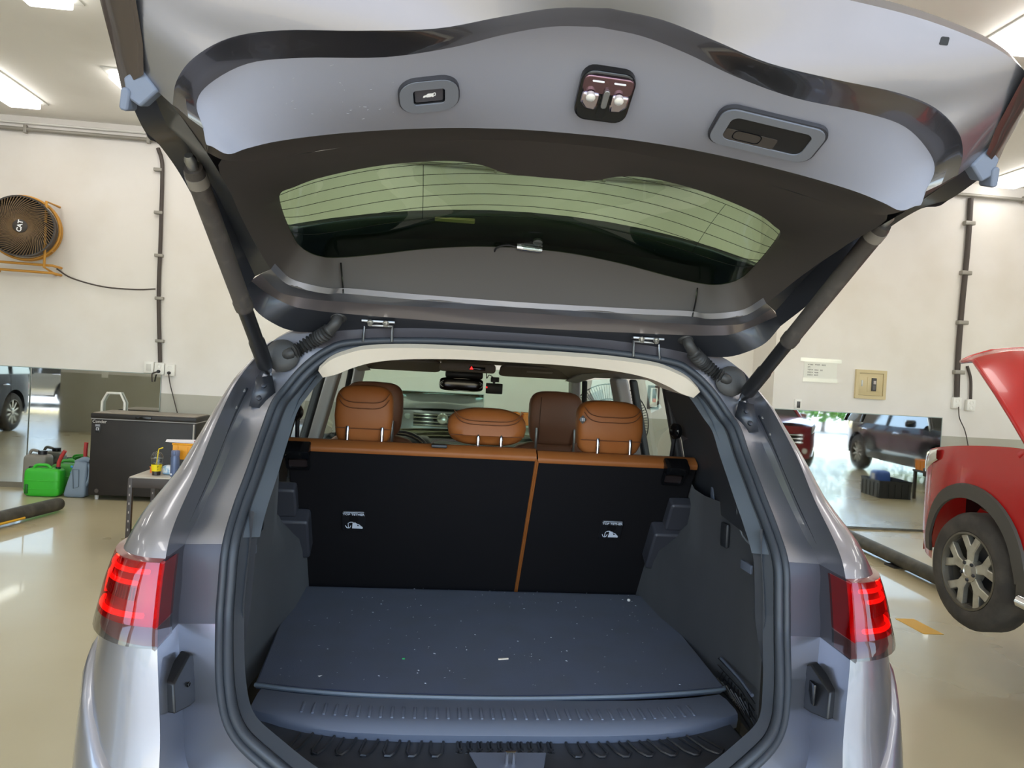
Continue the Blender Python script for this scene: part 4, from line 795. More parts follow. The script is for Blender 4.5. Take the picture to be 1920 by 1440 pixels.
# dashboard, wheel, screen
DASH = M('dash', (52, 50, 48), .55, bump=(400, .1, .0006))
ds = loft('dashboard', [[Vector((.74*c, y+.06*(1-c*c), z)) for c in [-1+2*i/12 for i in range(13)]] for y, z in ((5.30, 1.09), (5.05, 1.115), (4.80, 1.10), (4.72, 1.06), (4.75, .95), (4.80, .75))], DASH, suv, sharp=60)
box('centre_screen', (.26, .02, .17), (.02, 4.735, 1.03), M('screen', (28, 30, 32), .12), ds, bev=.01, rot=(-.2, 0, 0)); ring('screen_frame', rrect(.46, .22, .05, 5), rrect(.44, .20, .045, 5), 0, .01, CHROME, ds, frame((.02, 4.74, 1.03), (0, -1, .2)))
for x in (-.16, .20): box('air_vent', (.08, .02, .15), (x, 4.73, 1.03), BLK, ds, bev=.01, rot=(-.2, 0, 0))
P = [Vector((-.38+.185*math.cos(2*math.pi*i/32), 4.50-.07*math.sin(2*math.pi*i/32), 1.02+.175*math.sin(2*math.pi*i/32))) for i in range(33)]
sw = tube('steering_wheel', P, .016, M('wheel_leather', (36, 34, 36), .4), ds, 10); tube('wheel_trim', [p+Vector((0, -.012, 0)) for p in P[4:12]], .005, CHROME, sw, 6); box('wheel_hub', (.14, .05, .12), (-.38, 4.52, 1.01), BLK, sw, bev=.03, seg=4)
box('meter_hood', (.36, .22, .10), (-.38, 4.78, 1.10), DASH, ds, bev=.04, seg=4)
# overhead console, mirror, visors, cameras
oc = box('overhead_console', (.30, .34, .05), (-.03, 4.30, 1.585), M('console_beige', (122, 112, 100), .7), suv, bev=.018, seg=3)
box('warning_lamp', (.085, .012, .018), (.02, 4.125, 1.582), BLKG, oc, bev=.002); text('warning_icon', '▲', .02, frame((-.012, 4.1185, 1.583), (0, -1, 0)), M('lamp_red_on', (255, 40, 40), .4, emit=((255, 30, 30), 4)), oc)
im = sweepbox('interior_mirror', (.255, .045, .078), (-.045, 4.50, 1.487), BLKG, suv, power=5, n=12); box('mirror_stalk', (.22, .06, .05), (-.03, 4.54, 1.545), BLK, im, bev=.015); tube('mirror_rim', [(-.045+.124*math.cos(a), 4.482, 1.487+.034*math.sin(a)) for a in [math.pi*2*i/24 for i in range(25)]], .0025, M('mirror_rim_grey', (150, 155, 150), .3), im, 5)
dc = thing('dash_camera', 'black dash camera hanging beside the interior mirror under the windscreen', 'camera'); box('body', (.098, .03, .062), (.152, 4.56, 1.472), BLK, dc, bev=.005); box('mount', (.05, .02, .03), (.155, 4.575, 1.525), BLK, dc, bev=.004); box('mount_arm', (.014, .014, .03), (.15, 4.57, 1.507), BLK, dc); lathe('red_light', [(.005, 0), (.005, .003), (0, .004)], M('led_red', (220, 40, 40), .4, emit=((255, 40, 40), 2)), dc, 8, frame((.106, 4.545, 1.478), (0, -1, 0)))
tube('lead', [(.15, 4.58, 1.535), (.12, 4.57, 1.55), (.105, 4.56, 1.53), (.10, 4.55, 1.56)], .003, BLK, dc, 5, 5)
for sx in (1, -1):
    vz = prism('sun_visor', [(q[0]+sx*.40, q[1]) for q in rrect(.46, .17, .04, 4)], 0, .016, M('visor_beige', (128, 118, 106), .85), suv, frame((0, 4.47, 1.590), (0, -.35, -1), up=(0, 1, 0)), bev=.005)
    if sx == 1: prism('visor_label', rrect(.15, .03, .003, 1), .016, .0166, M('visor_print', (170, 160, 148), .7), vz, frame((.40, 4.44, 1.598), (0, -.35, -1), up=(0, 1, 0)))
# bits lying in the boot
random.seed(5)
def on(px, y): return (px, y, .7055)
tag(prism('paper_scrap', [(-.016, -.004), (.016, -.001), (.017, .004), (-.015, .003)], .7052, .7085, M('scrap', (222, 206, 186), .7), None, Matrix.Translation((.035, 2.30, 0)) @ Matrix.Rotation(.15, 4, 'Z')), 'pale rolled paper scrap lying on the dark boot carpet', 'scrap')
tag(prism('plastic_bit', [(-.004, -.002), (.004, -.002), (.004, .003), (-.004, .002)], .7052, .7075, M('green_bit', (60, 190, 110), .5), None, Matrix.Translation((-.262, 2.29, 0))), 'tiny green plastic bit lying on the dark boot carpet', 'scrap')
tag(sweepbox('foam_crumb', (.013, .013, .011), (.586, 2.93, .711), M('foam', (228, 222, 214), .8), None, 2.5, 6), 'round white foam crumb on the floor by the narrow seat back', 'scrap')
tag(mesh('foil_flake', [(-.492, 2.155, .7057), (-.482, 2.158, .7057), (-.478, 2.151, .709), (-.486, 2.146, .7057)], [(0, 1, 2), (0, 2, 3)], M('flake', (232, 232, 234), .4), None, None), 'white flake at the edge of the boot carpet near the sill', 'scrap')
V = []; F = []
for i in range(150):
    x, y = random.uniform(-.6, .62), random.uniform(2.1, 3.05); s = random.uniform(.0008, .0022); a = random.uniform(0, 3)
    n0 = len(V); e = random.uniform(1, 3); V += [(x+s*e*math.cos(a), y+s*e*math.sin(a), .7058), (x-s*math.sin(a), y+s*math.cos(a), .7058), (x-s*e*math.cos(a), y-s*e*math.sin(a), .7058), (x+s*math.sin(a), y-s*math.cos(a), .7075)]; F += [(n0, n0+1, n0+2, n0+3)]
tag(mesh('lint', V, F, M('lint', (186, 190, 200), .8), None, None, recalc=False), 'pale lint and crumbs scattered over the boot carpet', 'lint', kind='stuff')
# ================================================================== things along the front wall
# wall fan with a yellow frame
fx, fz = Lw(-4.47, 2.79); FY = 8.70
fan = thing('wall_fan', 'black drum wall fan in a yellow tubular frame', 'fan', (fx, YL, fz)); FB = M('fan_black', (52, 46, 42), .5); YEL = M('fan_yellow', (196, 140, 52), .45); R_ = .31
Tn = Vector((.30, -1, -.06)).normalized(); ctr = Vector((0, -.42, 0)); T_ = frame(ctr, Tn)
lathe('drum', [(R_*.97, -.24), (R_, -.22), (R_, .02), (R_*1.03, .03), (R_*1.03, .05), (R_*.98, .05), (R_*.97, -.20), (R_*.5, -.20), (0, -.20)], FB, fan, 48, T_)
V = []; F = []
for k in range(64):
    a0 = 2*math.pi*k/64; pts = []
    for i in range(7):
        u_ = i/6; r = R_*(.20+.78*u_); a = a0+1.0*(1-u_)**1.3; pts.append((r, a, .048+.012*math.sin(math.pi*u_)))
    v, f_ = tubeverts([T_ @ Vector((r*math.cos(a), r*math.sin(a), h)) for r, a, h in pts], .0042, 4, off=len(V)); V += v; F += f_
gr = mesh('grille_wires', V, F, M('grille_wire', (120, 98, 72), .5), fan, 50, recalc=False); gr['kind'] = 'stuff'
lathe('grille_hub', [(R_*.22, .03), (R_*.22, .058), (R_*.15, .066), (0, .068)], FB, fan, 32, T_)
text('fan_lettering', 'CAT', .062, T_ @ Matrix.Translation((0, 0, .0685)) @ Matrix.Rotation(rad(82), 4, 'Z'), WHT, fan, bold=.002)
for k in range(4): prism('fan_blade', [(.06, -.05), (R_*.93, -.13), (R_*.95, .05), (.06, .05)], -.06, -.05, M('blade_dark', (40, 36, 34), .5), fan, T_ @ Matrix.Rotation(k*math.pi/2, 4, 'Z') @ Matrix.Rotation(.4, 4, 'X'))
hoop = lambda r, z: [T_ @ Vector((r*math.cos(2*math.pi*i/40), r*math.sin(2*math.pi*i/40), z)) for i in range(41)]
tube('frame_hoop', hoop(R_*1.08, -.16), .014, YEL, fan, 8); tube('frame_hoop', hoop(R_*1.08, -.30), .014, YEL, fan, 8)
for a in (40, 95, 140, 200, 250, 320):
    c, s = math.cos(rad(a)), math.sin(rad(a)); tube('frame_bar', [T_ @ Vector((R_*1.08*c, R_*1.08*s, -.16)), T_ @ Vector((R_*1.08*c, R_*1.08*s, -.30))], .011, YEL, fan, 8)
for dz in (-.37, -.45): tube('frame_rail', [(-.5, -.30, dz), (.24, -.22, dz), (.24, -.02, dz)], .014, YEL, fan, 8)
for s in (-.5, .24): tube('wall_arm', [(s*.8, -.02, -.45), (s*.8, -.30, -.40), (s*.8, -.32, .30), (s*.8, -.02, .30)], .014, YEL, fan, 8)
# chest freezer
FZ = M('freezer_body', (30, 25, 23), .5, noise=(5, (40, 34, 31), .5, .8)); fr_ = thing('chest_freezer', 'dark brown chest freezer standing against the mirrored wall', 'freezer', (-3.185, 8.74, 0))
W_ = 1.06; box('body', (W_, .50, .80), (0, 0, .45), FZ, fr_, bev=.015); lid = box('lid', (W_+.01, .52, .055), (0, 0, .885), FZ, fr_, bev=.012); box('lid_top', (W_-.03, .49, .012), (0, 0, .914), M('freezer_top', (140, 128, 114), .3), lid, bev=.004)
box('lid_seal', (W_, .505, .012), (0, 0, .855), M('seal_grey', (150, 148, 146), .5), fr_); box('lid_grip', (.16, .016, .025), (.0, -.265, .885), BLKG, lid, bev=.005)
pl = box('control_plate', (.055, .006, .09), (-.46, -.252, .755), M('control_black', (30, 30, 34), .4), fr_, bev=.006); box('display', (.045, .004, .022), (-.46, -.256, .785), M('ctl_grey', (150, 152, 160), .4), pl); box('knob', (.03, .006, .03), (-.46, -.257, .748), M('ctl_light', (190, 192, 198), .4), pl, bev=.004); lathe('knob_dial', [(.008, 0), (.008, .004), (0, .004)], BLKG, pl, 10, frame((-.46, -.26, .748), (0, -1, 0)))
text('freezer_lettering', 'Conder', .045, frame((-.445, -.2515, .825), (0, -1, 0)), M('badge_silver', (205, 200, 195), .3, .5), fr_, bold=.0008)
box('side_hinge', (.012, .03, .16), (W_/2-.02, -.255, .76), M('hinge_grey', (176, 172, 166), .4), fr_)
lathe('drain_cap', [(.022, 0), (.022, .008), (0, .008)], M('cap_brown', (70, 62, 56), .5), fr_, 12, frame((-.44, -.25, .10), (0, -1, 0)))
for x in (-.46, .46):
    for y in (-.19, .19): lathe('foot', [(.018, .0), (.022, .05), (.022, .055)], M('foot_pale', (200, 196, 188), .5), fr_, 10, Matrix.Translation((x, y, 0)))
# jerrycans and jugs
GRN = M('green_can', (52, 178, 40), .42, bump=(40, .05, .002)); GRD = M('green_can_dark', (70, 150, 60), .45); RSP = M('red_spout', (178, 52, 50), .45)
def jerry(loc, s, mat, label, spout, rz=0):
    t = thing('jerrycan', label, 'jerrycan', loc, rz)
    body = sweepbox('can_body', (.40*s, .20*s, .33*s), (0, 0, .165*s), mat, t, power=7, n=14, sharp=50)
    for dz in (.09, .19): tube('moulded_rib', [(.201*s*c, -.100*s if abs(c) < .9 else -.085*s, dz*s) for c in (-.95, -.6, 0, .6, .95)], .006*s, mat, body, 6)
    tube('carry_handle', [(-.13*s, 0, .31*s), (-.10*s, 0, .355*s), (.02*s, 0, .36*s), (.07*s, 0, .315*s)], .018*s, mat, body, 8, 5)
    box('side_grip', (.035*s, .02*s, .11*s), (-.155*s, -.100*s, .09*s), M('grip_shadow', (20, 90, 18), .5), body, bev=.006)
    lathe('spout_collar', [(.026*s, 0), (.028*s, .03*s), (.02*s, .035*s)], BLK, t, 14, Matrix.Translation((.14*s, 0, .315*s)))
    tube('spout', [(.14*s, 0, .34*s)]+[(.14*s+a*s, 0, .34*s+b*s) for a, b in spout], [.022*s]*(len(spout)+1), RSP, t, 10, 0)
    lathe('filler_cap', [(.03*s, 0), (.03*s, .025*s), (0, .027*s)], BLK, t, 14, Matrix.Translation((-.165*s, .02, .31*s)))
    return t
jerry((-4.21, 8.64, 0), .90, GRN, 'bright green jerrycan with a bent red spout, in front of the other cans', [(.005, .06), (.03, .13), (.07, .20)])
jerry((-4.07, 8.93, 0), .95, GRD, 'dull green jerrycan with an upright red spout, pushed against the mirror', [(-.13+.13, .08), (.0, .16), (.005, .24)])
gc = thing('oil_can', 'grey plastic oil can half hidden behind the bright green jerrycan', 'can', (-4.42, 8.93, 0)); GRY = M('can_grey', (128, 122, 112), .5)
sweepbox('can_body', (.24, .20, .40), (0, 0, .20), GRY, gc, power=8, n=12); lathe('cap', [(.045, 0), (.045, .04), (0, .042)], BLK, gc, 16, Matrix.Translation((.04, 0, .40))); tube('carry_handle', [(-.10, 0, .38), (-.07, 0, .44), (.0, 0, .43)], .016, GRY, gc, 8, 5)
wj = thing('watering_jug', 'blue grey plastic jug with a side handle beside the freezer', 'jug', (-3.89, 8.66, 0)); JG = M('jug_grey', (122, 136, 150), .5)
def tap(p): k = (p.z+.19)/.38; return Vector((p.x*(1-.42*k)+.05*k, p.y*(1-.25*k), p.z))
sweepbox('jug_body', (.24, .19, .38), (0, 0, .19), JG, wj, power=7, n=14, shape=tap); tube('carry_handle', [(.10, -.03, .36), (.14, -.05, .30), (.13, -.06, .18), (.09, -.05, .10)], .016, JG, wj, 8, 5); tube('pour_spout', [(-.02, 0, .36), (.06, -.01, .40), (.12, -.01, .39)], .03, JG, wj, 10, 4); tube('recess_edge', [(-.02, -.088, .30), (.04, -.083, .30), (.05, -.092, .12), (.0, -.097, .10), (-.02, -.088, .30)], .004, M('jug_edge', (90, 102, 116), .5), wj, 6)
pipe('blue_hose', [(-4.02, 8.79, .30), (-3.98, 8.785, .29), (-3.95, 8.785, .26)], .012, M('hose_blue', (60, 140, 200), .4), 'short blue hose between the green jerrycan and the grey jug', 'hose', 6)
pipe('blue_hose', [(-4.02, 8.785, .24), (-3.97, 8.78, .19)], .010, M('hose_blue', (60, 140, 200), .4), 'thin blue hose lying lower against the grey jug', 'hose', 6)
tr = thing('hand_truck', 'white tube hand truck leaning on the mirror behind the freezer', 'hand truck', (-3.72, 9.055, 0)); tube('tube_frame', [(-.12, 0, .02), (-.12, 0, 1.0), (-.07, 0, 1.10), (.07, 0, 1.10), (.12, 0, 1.0), (.12, 0, .02)], .014, M('truck_white', (222, 220, 210), .4), tr, 8); box('toe_plate', (.30, .06, .012), (0, -.0, .012), STEEL, tr)
# work table with cup, flask, crates
tb = thing('work_table', 'small steel leg table in front of the freezer with a pale top', 'table', (-2.165, 6.72, 0)); TM = M('table_leg', (66, 58, 54), .5, .2); TH_ = .575
box('table_top', (.80, .55, .012), (0, 0, TH_-.006), M('table_top', (190, 182, 170), .35, noise=(6, (170, 160, 146), .45, .7)), tb, bev=.003)
for y in (-.27, .27): box('side_rail', (.80, .02, .075), (0, y, TH_-.05), TM, tb, bev=.003)
for x in (-.39, .39): box('end_rail', (.02, .54, .075), (x, 0, TH_-.05), TM, tb, bev=.003)
for x in (-.39, .39):
    for y in (-.265, .265):
        lg = box('leg', (.035, .035, TH_-.012), (x, y, (TH_-.012)/2), TM, tb, bev=.002)
        for k in range(7): box('slot_hole', (.008, .001, .018), (x, y-.018, .08+.07*k), M('slot_pale', (170, 160, 150), .6), lg)
box('lower_shelf', (.76, .50, .012), (0, 0, .14), TM, tb)
cu = thing('iced_coffee_cup', 'clear takeaway cup with a yellow sleeve and straw on the table', 'cup', (-2.405, 6.58, TH_)); CG = GLASS('cup_clear', (.93, .94, .94))
lathe('cup', [(.032, 0), (.046, .135), (.047, .14)], CG, cu, 24); lathe('coffee', [(0, .003), (.032, .003), (.034, .045), (0, .045)], M('coffee', (40, 20, 12), .2), cu, 20); lathe('ice', [(.034, .047), (.043, .10), (0, .102)], GLASS('ice', (.85, .85, .83)), cu, 16)
sl = lathe('paper_sleeve', [(.0365, .035), (.0425, .09), (.0418, .09), (.0358, .035)], M('sleeve_yellow', (240, 214, 20), .5), cu, 24); text('sleeve_print', 'P', .022, frame((.022, -.0362, .072), (.5, -.86, 0)), M('sleeve_ink', (60, 50, 20), .6), sl); text('sleeve_print', 'T', .018, frame((.022, -.0345, .05), (.5, -.86, 0)), M('sleeve_ink', (60, 50, 20), .6), sl)
lathe('dome_lid', [(.048, .138), (.049, .146), (.044, .165), (.030, .185), (.012, .192), (.010, .190)], CG, cu, 24); tube('straw', [(-.005, 0, .05), (.008, 0, .20), (.012, -.002, .215), (.045, -.006, .228)], .0045, M('straw_yellow', (246, 214, 40), .4), cu, 8)
fl = thing('steel_flask', 'slate blue flask standing on the table next to the cup', 'flask', (-2.255, 6.56, TH_)); FL = M('flask_blue', (92, 106, 138), .4, .2)
lathe('body', [(0, 0), (.033, .0), (.035, .006), (.035, .15), (.031, .165), (.031, .168)], FL, fl, 24); lathe('lid', [(.033, .168), (.034, .172), (.034, .205), (.030, .212), (0, .213)], M('flask_lid', (104, 112, 142), .45), fl, 24); box('lid_clip', (.02, .012, .03), (.0, -.034, .19), FL, fl, bev=.004); prism('sticker', rrect(.016, .014, .003, 2), 0, .001, WHT, fl, frame((-.018, -.0312, .02), (-.5, -.86, 0)))
YC = M('crate_yellow', (236, 160, 26), .45)
def crate(loc, w, d, h, mat, label, rz=0, nm='plastic_crate'):
    t = thing(nm, label, 'crate', loc, rz)
    box('base', (w*.94, d*.94, .008), (0, 0, .004), mat, t)
    for s in (-1, 1):
        for a in (0, 1):
            L, o_ = (w, d) if a == 0 else (d, w)
            q = prism('side_wall', [(-L*.47, 0), (L*.47, 0), (L*.5, h), (-L*.5, h)], -.004, .004, mat, t, Matrix.Rotation(a*math.pi/2, 4, 'Z') @ Matrix.Translation((0, s*o_*.485, 0)) @ Matrix.Rotation(rad(90), 4, 'X'))
            for k in range(5): box('wall_rib', (.008, .012, h*.8), (0, 0, 0), mat, q).data.transform(Matrix.Rotation(a*math.pi/2, 4, 'Z') @ Matrix.Translation(((-.4+.2*k)*L, s*(o_*.485+.006), h*.45)))
    tube('rim', [(-w*.5, -d*.49, h), (w*.5, -d*.49, h), (w*.5, d*.49, h), (-w*.5, d*.49, h), (-w*.5, -d*.49, h)], .008, mat, t, 6)
    return t
# open tool case carrying the upper crate
cs = thing('tool_case', 'dark green tool case on the table under the yellow crate', 'tool case', (-2.03, 6.74, TH_)); CSG = M('case_green', (34, 78, 66), .45)
box('case_shell', (.26, .28, .09), (0, .02, .045), CSG, cs, bev=.012); box('case_lid', (.26, .28, .035), (0, .02, .110), CSG, cs, bev=.01); box('latch', (.03, .01, .04), (-.04, -.125, .075), WHT, cs, bev=.002); box('latch', (.02, .01, .05), (.06, -.125, .08), M('latch_pale', (200, 206, 204), .4), cs, bev=.002); box('brand_strip', (.06, .004, .018), (.0, -.124, .095), WHT, cs)
crate((-2.11, 6.80, TH_+.128), .40, .30, .125, YC, 'yellow plastic crate with papers on it, above the table')
pp = thing('paper_sheets', 'white paper sheets lying across the upper yellow crate', 'papers', (-2.19, 6.77, TH_+.262)); 
for k in range(4): box('sheet', (.30, .21, .0012), (-.02*k, .005*k, .001+.002*k), M('paper_white', (236, 232, 238), .6), pp, rot=(0, .0, .12*k-.1))
pn = thing('red_pen', 'red pen lying on the papers over the yellow crate', 'pen', (-2.10, 6.72, TH_+.276)); tube('barrel', [(-.06, 0, 0), (.06, .01, 0)], .005, M('pen_red', (190, 70, 80), .4), pn, 8); tube('tip', [(.06, .01, 0), (.075, .012, 0)], [.004, .001], BLK, pn, 8)
tg_ = thing('tissue_pack', 'light blue printed tissue pack between the cup and flask', 'pack', (-2.315, 6.66, TH_)); sweepbox('wrap', (.13, .09, .075), (0, 0, .0375), M('pack_blue', (150, 190, 220), .35, noise=(30, (230, 235, 240), .45, .55)), tg_, power=5, n=10); box('red_flash', (.035, .004, .02), (.05, -.045, .05), M('flash_red', (210, 80, 70), .5), tg_)
ob = thing('orange_box', 'small orange box on the table behind the takeaway cup', 'box', (-2.46, 6.72, TH_)); box('carton', (.07, .05, .05), (0, 0, .025), M('box_orange', (236, 120, 40), .5), ob, bev=.003); box('flap', (.07, .02, .003), (0, -.03, .0515), M('box_orange2', (244, 140, 60), .5), ob)
crate((-2.20, 6.74, .148), .42, .34, .20, YC, 'orange yellow crate stored under the table top')
# lift arms and floor marks
ARM = M('lift_arm', (66, 64, 58), .5, .3, noise=(8, (96, 92, 84), .45, .75)); YL_ = M('safety_yellow', (226, 172, 40), .5)
def arm(P, r, label):
    t = thing('car_lift', label, 'car lift'); P = [Vector(p) for p in P]; n = (P[1]-P[0]).normalized()
    tube('arm_tube', P, r, ARM, t, 14); lathe('end_cap', [(r, 0), (r*.9, r*.5), (r*.5, r*.85), (0, r)], ARM, t, 14, frame(P[1], n)); 
    sd = n.cross(Vector((0, 0, 1))); tube('edge_strip', [P[0]+sd*r*.9-Vector((0, 0, r*.55)), P[0].lerp(P[1], .72)+sd*r*.9-Vector((0, 0, r*.55))], .012, YL_, t, 6); box('arm_pad', (.16, .16, .03), P[0].lerp(P[1], .5)-Vector((0, 0, r+.01)), BLK, t, bev=.01)
arm([(-4.05, 6.0, .075), (-3.70, 7.80, .075)], .062, 'dark round lift arm lying on the floor near the jerrycans')
arm([(4.02, 5.55, .075), (4.22, 7.75, .075)], .062, 'dark round lift arm with a yellow edge ahead of the red car')
box_ = thing('lift_ramp', 'low grey steel ramp plate on the floor beside the lift arm', 'ramp', (-4.55, 6.9, 0)); box('plate', (.7, 1.5, .05), (0, 0, .025), M('ramp_grey', (150, 148, 142), .45, .3), box_, bev=.01); box('edge_strip', (.03, 1.5, .02), (.355, 0, .012), YL_, box_, bev=.004)
struct(box('floor_mark', (.14, .32, .002), (3.18, 4.93, .001), YL_))
struct(box('floor_mark', (.10, 1.6, .002), (3.55, 3.3, .001), YL_))
# pedestal fan seen through the side window
pf = thing('pedestal_fan', 'tall pedestal fan with a black wire cage by the wall', 'fan', (1.60, 7.7, 0)); WIR = M('wire_black', (40, 38, 36), .5)
T_ = frame((0, 0, 1.12), (-.25, -1, 0)); RF = .40
V = []; F = []
for k in range(90):
    a = 2*math.pi*k/90; v, f_ = tubeverts([T_ @ Vector((r*math.cos(a), r*math.sin(a), h)) for r, h in ((.08, .11), (.25, .10), (.36, .06), (RF, 0), (.36, -.06), (.25, -.1))], .0022, 3, off=len(V)); V += v; F += f_
cg = mesh('cage_wires', V, F, WIR, pf, 50, recalc=False); cg['kind'] = 'stuff'
for r, h in ((RF, 0), (.25, .10), (.15, .107)): tube('cage_hoop', [T_ @ Vector((r*math.cos(2*math.pi*i/40), r*math.sin(2*math.pi*i/40), h)) for i in range(41)], .006, WIR, pf, 6)
for k in range(3): prism('fan_blade', [(.05, -.05), (.34, -.10), (.35, .08), (.05, .05)], -.005, .005, M('fan_grey', (150, 150, 150), .4), pf, T_ @ Matrix.Rotation(k*2.094, 4, 'Z') @ Matrix.Rotation(.5, 4, 'X'))
lathe('motor', [(0, -.20), (.08, -.18), (.09, -.05), (.06, .0), (.05, .05), (0, .06)], WIR, pf, 20, T_); tube('pole', [(0, .12, 1.08), (0, .12, .06)], .022, STEEL, pf, 12); lathe('base', [(.28, 0), (.28, .03), (.06, .06), (0, .06)], WIR, pf, 28, Matrix.Translation((0, .12, 0)))
# shelf with bins ahead of the suv
sh = thing('parts_shelf', 'low pale parts shelf with orange bins beside the front mirror', 'shelf', (.95, 8.85, 0)); 
for z in (.06, .55, .98): box('shelf_board', (.85, .40, .02), (0, 0, z), M('shelf_grey', (150, 160, 150), .5), sh)
for x in (-.41, .41): box('upright', (.03, .40, 1.0), (x, 0, .5), M('shelf_pale', (190, 214, 210), .4), sh)
for k, x in enumerate((-.25, .02, .27)): crate((.95+x, 8.84, .992), .22, .28, .13, M('bin_orange', (220, 130, 50), .5), 'orange parts bin standing in a row on the shelf ahead of the suv', nm='parts_bin')['group'] = 'bins on the parts shelf'
# bins near the black car, seen in the right mirror
crate((6.62, 5.35, 0), .50, .62, .26, M('bin_black', (44, 46, 50), .5), 'black crate with a blue machine in it on the floor by the black car')
bm_ = thing('power_tool', 'blue power tool case inside the black crate', 'tool', (6.56, 5.28, .010)); sweepbox('tool_body', (.24, .24, .38), (0, 0, .19), M('tool_blue', (60, 100, 180), .45), bm_, 6, 10); box('tool_label', (.004, .10, .10), (-.122, .02, .28), WHT, bm_)
stl = thing('parts_stand', 'dark low stand holding the orange bin beside the black car', 'stand', (7.22, 5.75, 0)); box('stand_top', (.5, .6, .03), (0, 0, .44), TM, stl)
for x in (-.22, .22):
    for y in (-.27, .27): box('leg', (.04, .04, .425), (x, y, .2125), TM, stl)
crate((7.17, 5.72, .456), .36, .50, .15, M('bin_orange2', (240, 150, 40), .5), 'orange bin on the dark stand beside the black car')

# ================================================================== other cars
DGL = M('dark_glass', (22, 26, 28), .04, coat=.5, spec=.8)
def mkcar(name, label, loc, rz, paint, L=4.3, W=1.82, H=1.6, belt=.95, hood=.95, boxy=0, wheels='split', open_hood=False, clad=None, r=.33, face=True, lift=0, alloy=None, van=False):
    t = thing(name, label, 'car', loc, rz); hw = W/2; fy, ry = L/2, -L/2; ax = (fy-.86, ry+.80); R_ = r+.055
    def hwf(y, z):
        x = hw-.02-.10*max(0, (z-.75)/.6)**2-.05*max(0, (.45-z)/.3)
        if y > fy-.9: x -= (.34 if not van else .15)*((y-fy+.9)/.9)**2.4
        if y < ry+.6: x -= .16*((ry+.6-y)/.6)**2.2
        return x
    cowl = fy-(1.18 if not van else .62)
    def ztop(y):
        if y > cowl: return hood+.04-(hood-.74)*.5*((y-cowl)/(fy-cowl))**1.6
        return belt+(hood+.04-belt)*max(0, min(1, (y-cowl+1.2)/1.2)) if y > cowl-1.2 else belt
    for sx in (1, -1):
        sidegrid('body_side', ry, fy-.02, ztop, hwf, ax, R_, paint, t, sx, sill=.30, n=90, rows=10, z0=lift); sidegrid('arch_lining', ax[1]-R_-.05, ax[0]+R_+.05, lambda y: .80, lambda y, z: hw-.30, ax, R_+.01, BLK, t, sx, sill=.25, n=60, rows=3, z0=lift)
        for y in ax:
            wheel(t, (sx*(hw-.13), y, r+lift), r, .21, sx, 5 if wheels == 'split' else 10, wheels, alloy)
            if clad:
                rails = []
                for rr_, o_ in ((R_-.003, .004), (R_-.003, .022), (R_+.075, .020), (R_+.080, .004)):
                    rails.append([Vector((sx*(hwf(y+rr_*math.cos(a), .36+rr_*math.sin(a))+o_), y+rr_*math.cos(a), lift+.36+rr_*math.sin(a))) for a in [math.pi*i/24 for i in range(25)]])
                loft('arch_cladding', rails, clad, t, sharp=40)
        if clad: box('sill_cladding', (.05, ax[0]-ax[1]-2*R_, .14), (sx*(hw-.035), (ax[0]+ax[1])/2, .35+lift), clad, t, bev=.02); tube('side_step', [(sx*(hw+.03), ax[0]-R_-.1, .30+lift), (sx*(hw+.05), ax[0]-R_-.25, .30+lift), (sx*(hw+.05), ax[1]+R_+.2, .30+lift)], .035, CHROME, t, 10)
        ys = [ry+.02, ry+.3, ry+.9]
        for dy in (ax[0]-R_-.12, (ax[0]+ax[1])/2-.1, ax[1]+R_*.4): tube('door_gap', [(sx*(hwf(dy, z)+.001), dy-.03*(z-.4), z+lift) for z in (.42, .6, .75, .88, ztop(dy)-.02)], .003, BLKG, t, 4)
        for dy in (ax[0]-R_-1.0, ax[1]+R_*.55+.12): tube('door_handle', [(sx*(hwf(dy, .85)+.014), dy-.10, .86+lift), (sx*(hwf(dy, .85)+.03), dy, .87+lift), (sx*(hwf(dy, .85)+.014), dy+.10, .86+lift)], .011, CHROME if clad is None else paint, t, 8)
        box('door_mirror', (.18, .10, .13), (sx*(hw+.09), cowl-.42, belt+.10+lift), paint, t, bev=.035, seg=3)
    # greenhouse
    ws = .62 if not van else .45; rs = .55 if not boxy else .22
    sect = []
    y0, y1 = ry+.10+(.35 if not boxy and not van else 0), cowl
    def gh(tz): return [Vector((sx_*(hwf(0, belt)-.03-(.20 if not van else .12)*tz), yy, lift+ztop(0)*(1-tz)+(H-.06)*tz)) for sx_, yy in ((-1, y1-ws*1.05*tz), (-1, y0+rs*tz), (1, y0+rs*tz), (1, y1-ws*1.05*tz))]
    A, B = gh(0), gh(1)
    wn_ = loft('windows', [A, B], DGL, t, sharp=20, close=True)
    rf = [[Vector((B[1].x+(B[2].x-B[1].x)*(.5+.5*c), B[1].y-.02+(B[0].y-B[1].y+.04)*u_, H+lift-.06+.06*(1-c**4)*(1-(2*u_-1)**4)**.5)) for c in [-1+2*i/10 for i in range(11)]] for u_ in [i/8 for i in range(9)]]
    loft('roof', rf, paint, t, sharp=50)
    for a, b in zip(A, B):
        tube('roof_pillar', [a, a.lerp(b, .5)+Vector((0, 0, .01)), b+Vector((0, 0, .02))], .035, paint, t, 8)
    for yy in (y1-ws-.95, y0+rs+.55):
        for sx in (-1, 1): tube('roof_pillar', [(sx*(hwf(yy, belt)-.025), yy, ztop(yy)+lift), (sx*(hwf(0, belt)-.215 if not van else sx and (hwf(0, belt)-.14)), yy-.02, H-.05+lift) if not van else (sx*(hwf(0, belt)-.14), yy-.02, H-.05+lift)], .03, paint, t, 8)
    # deck/tail and nose
    def tz_(y): return ztop(y)+lift
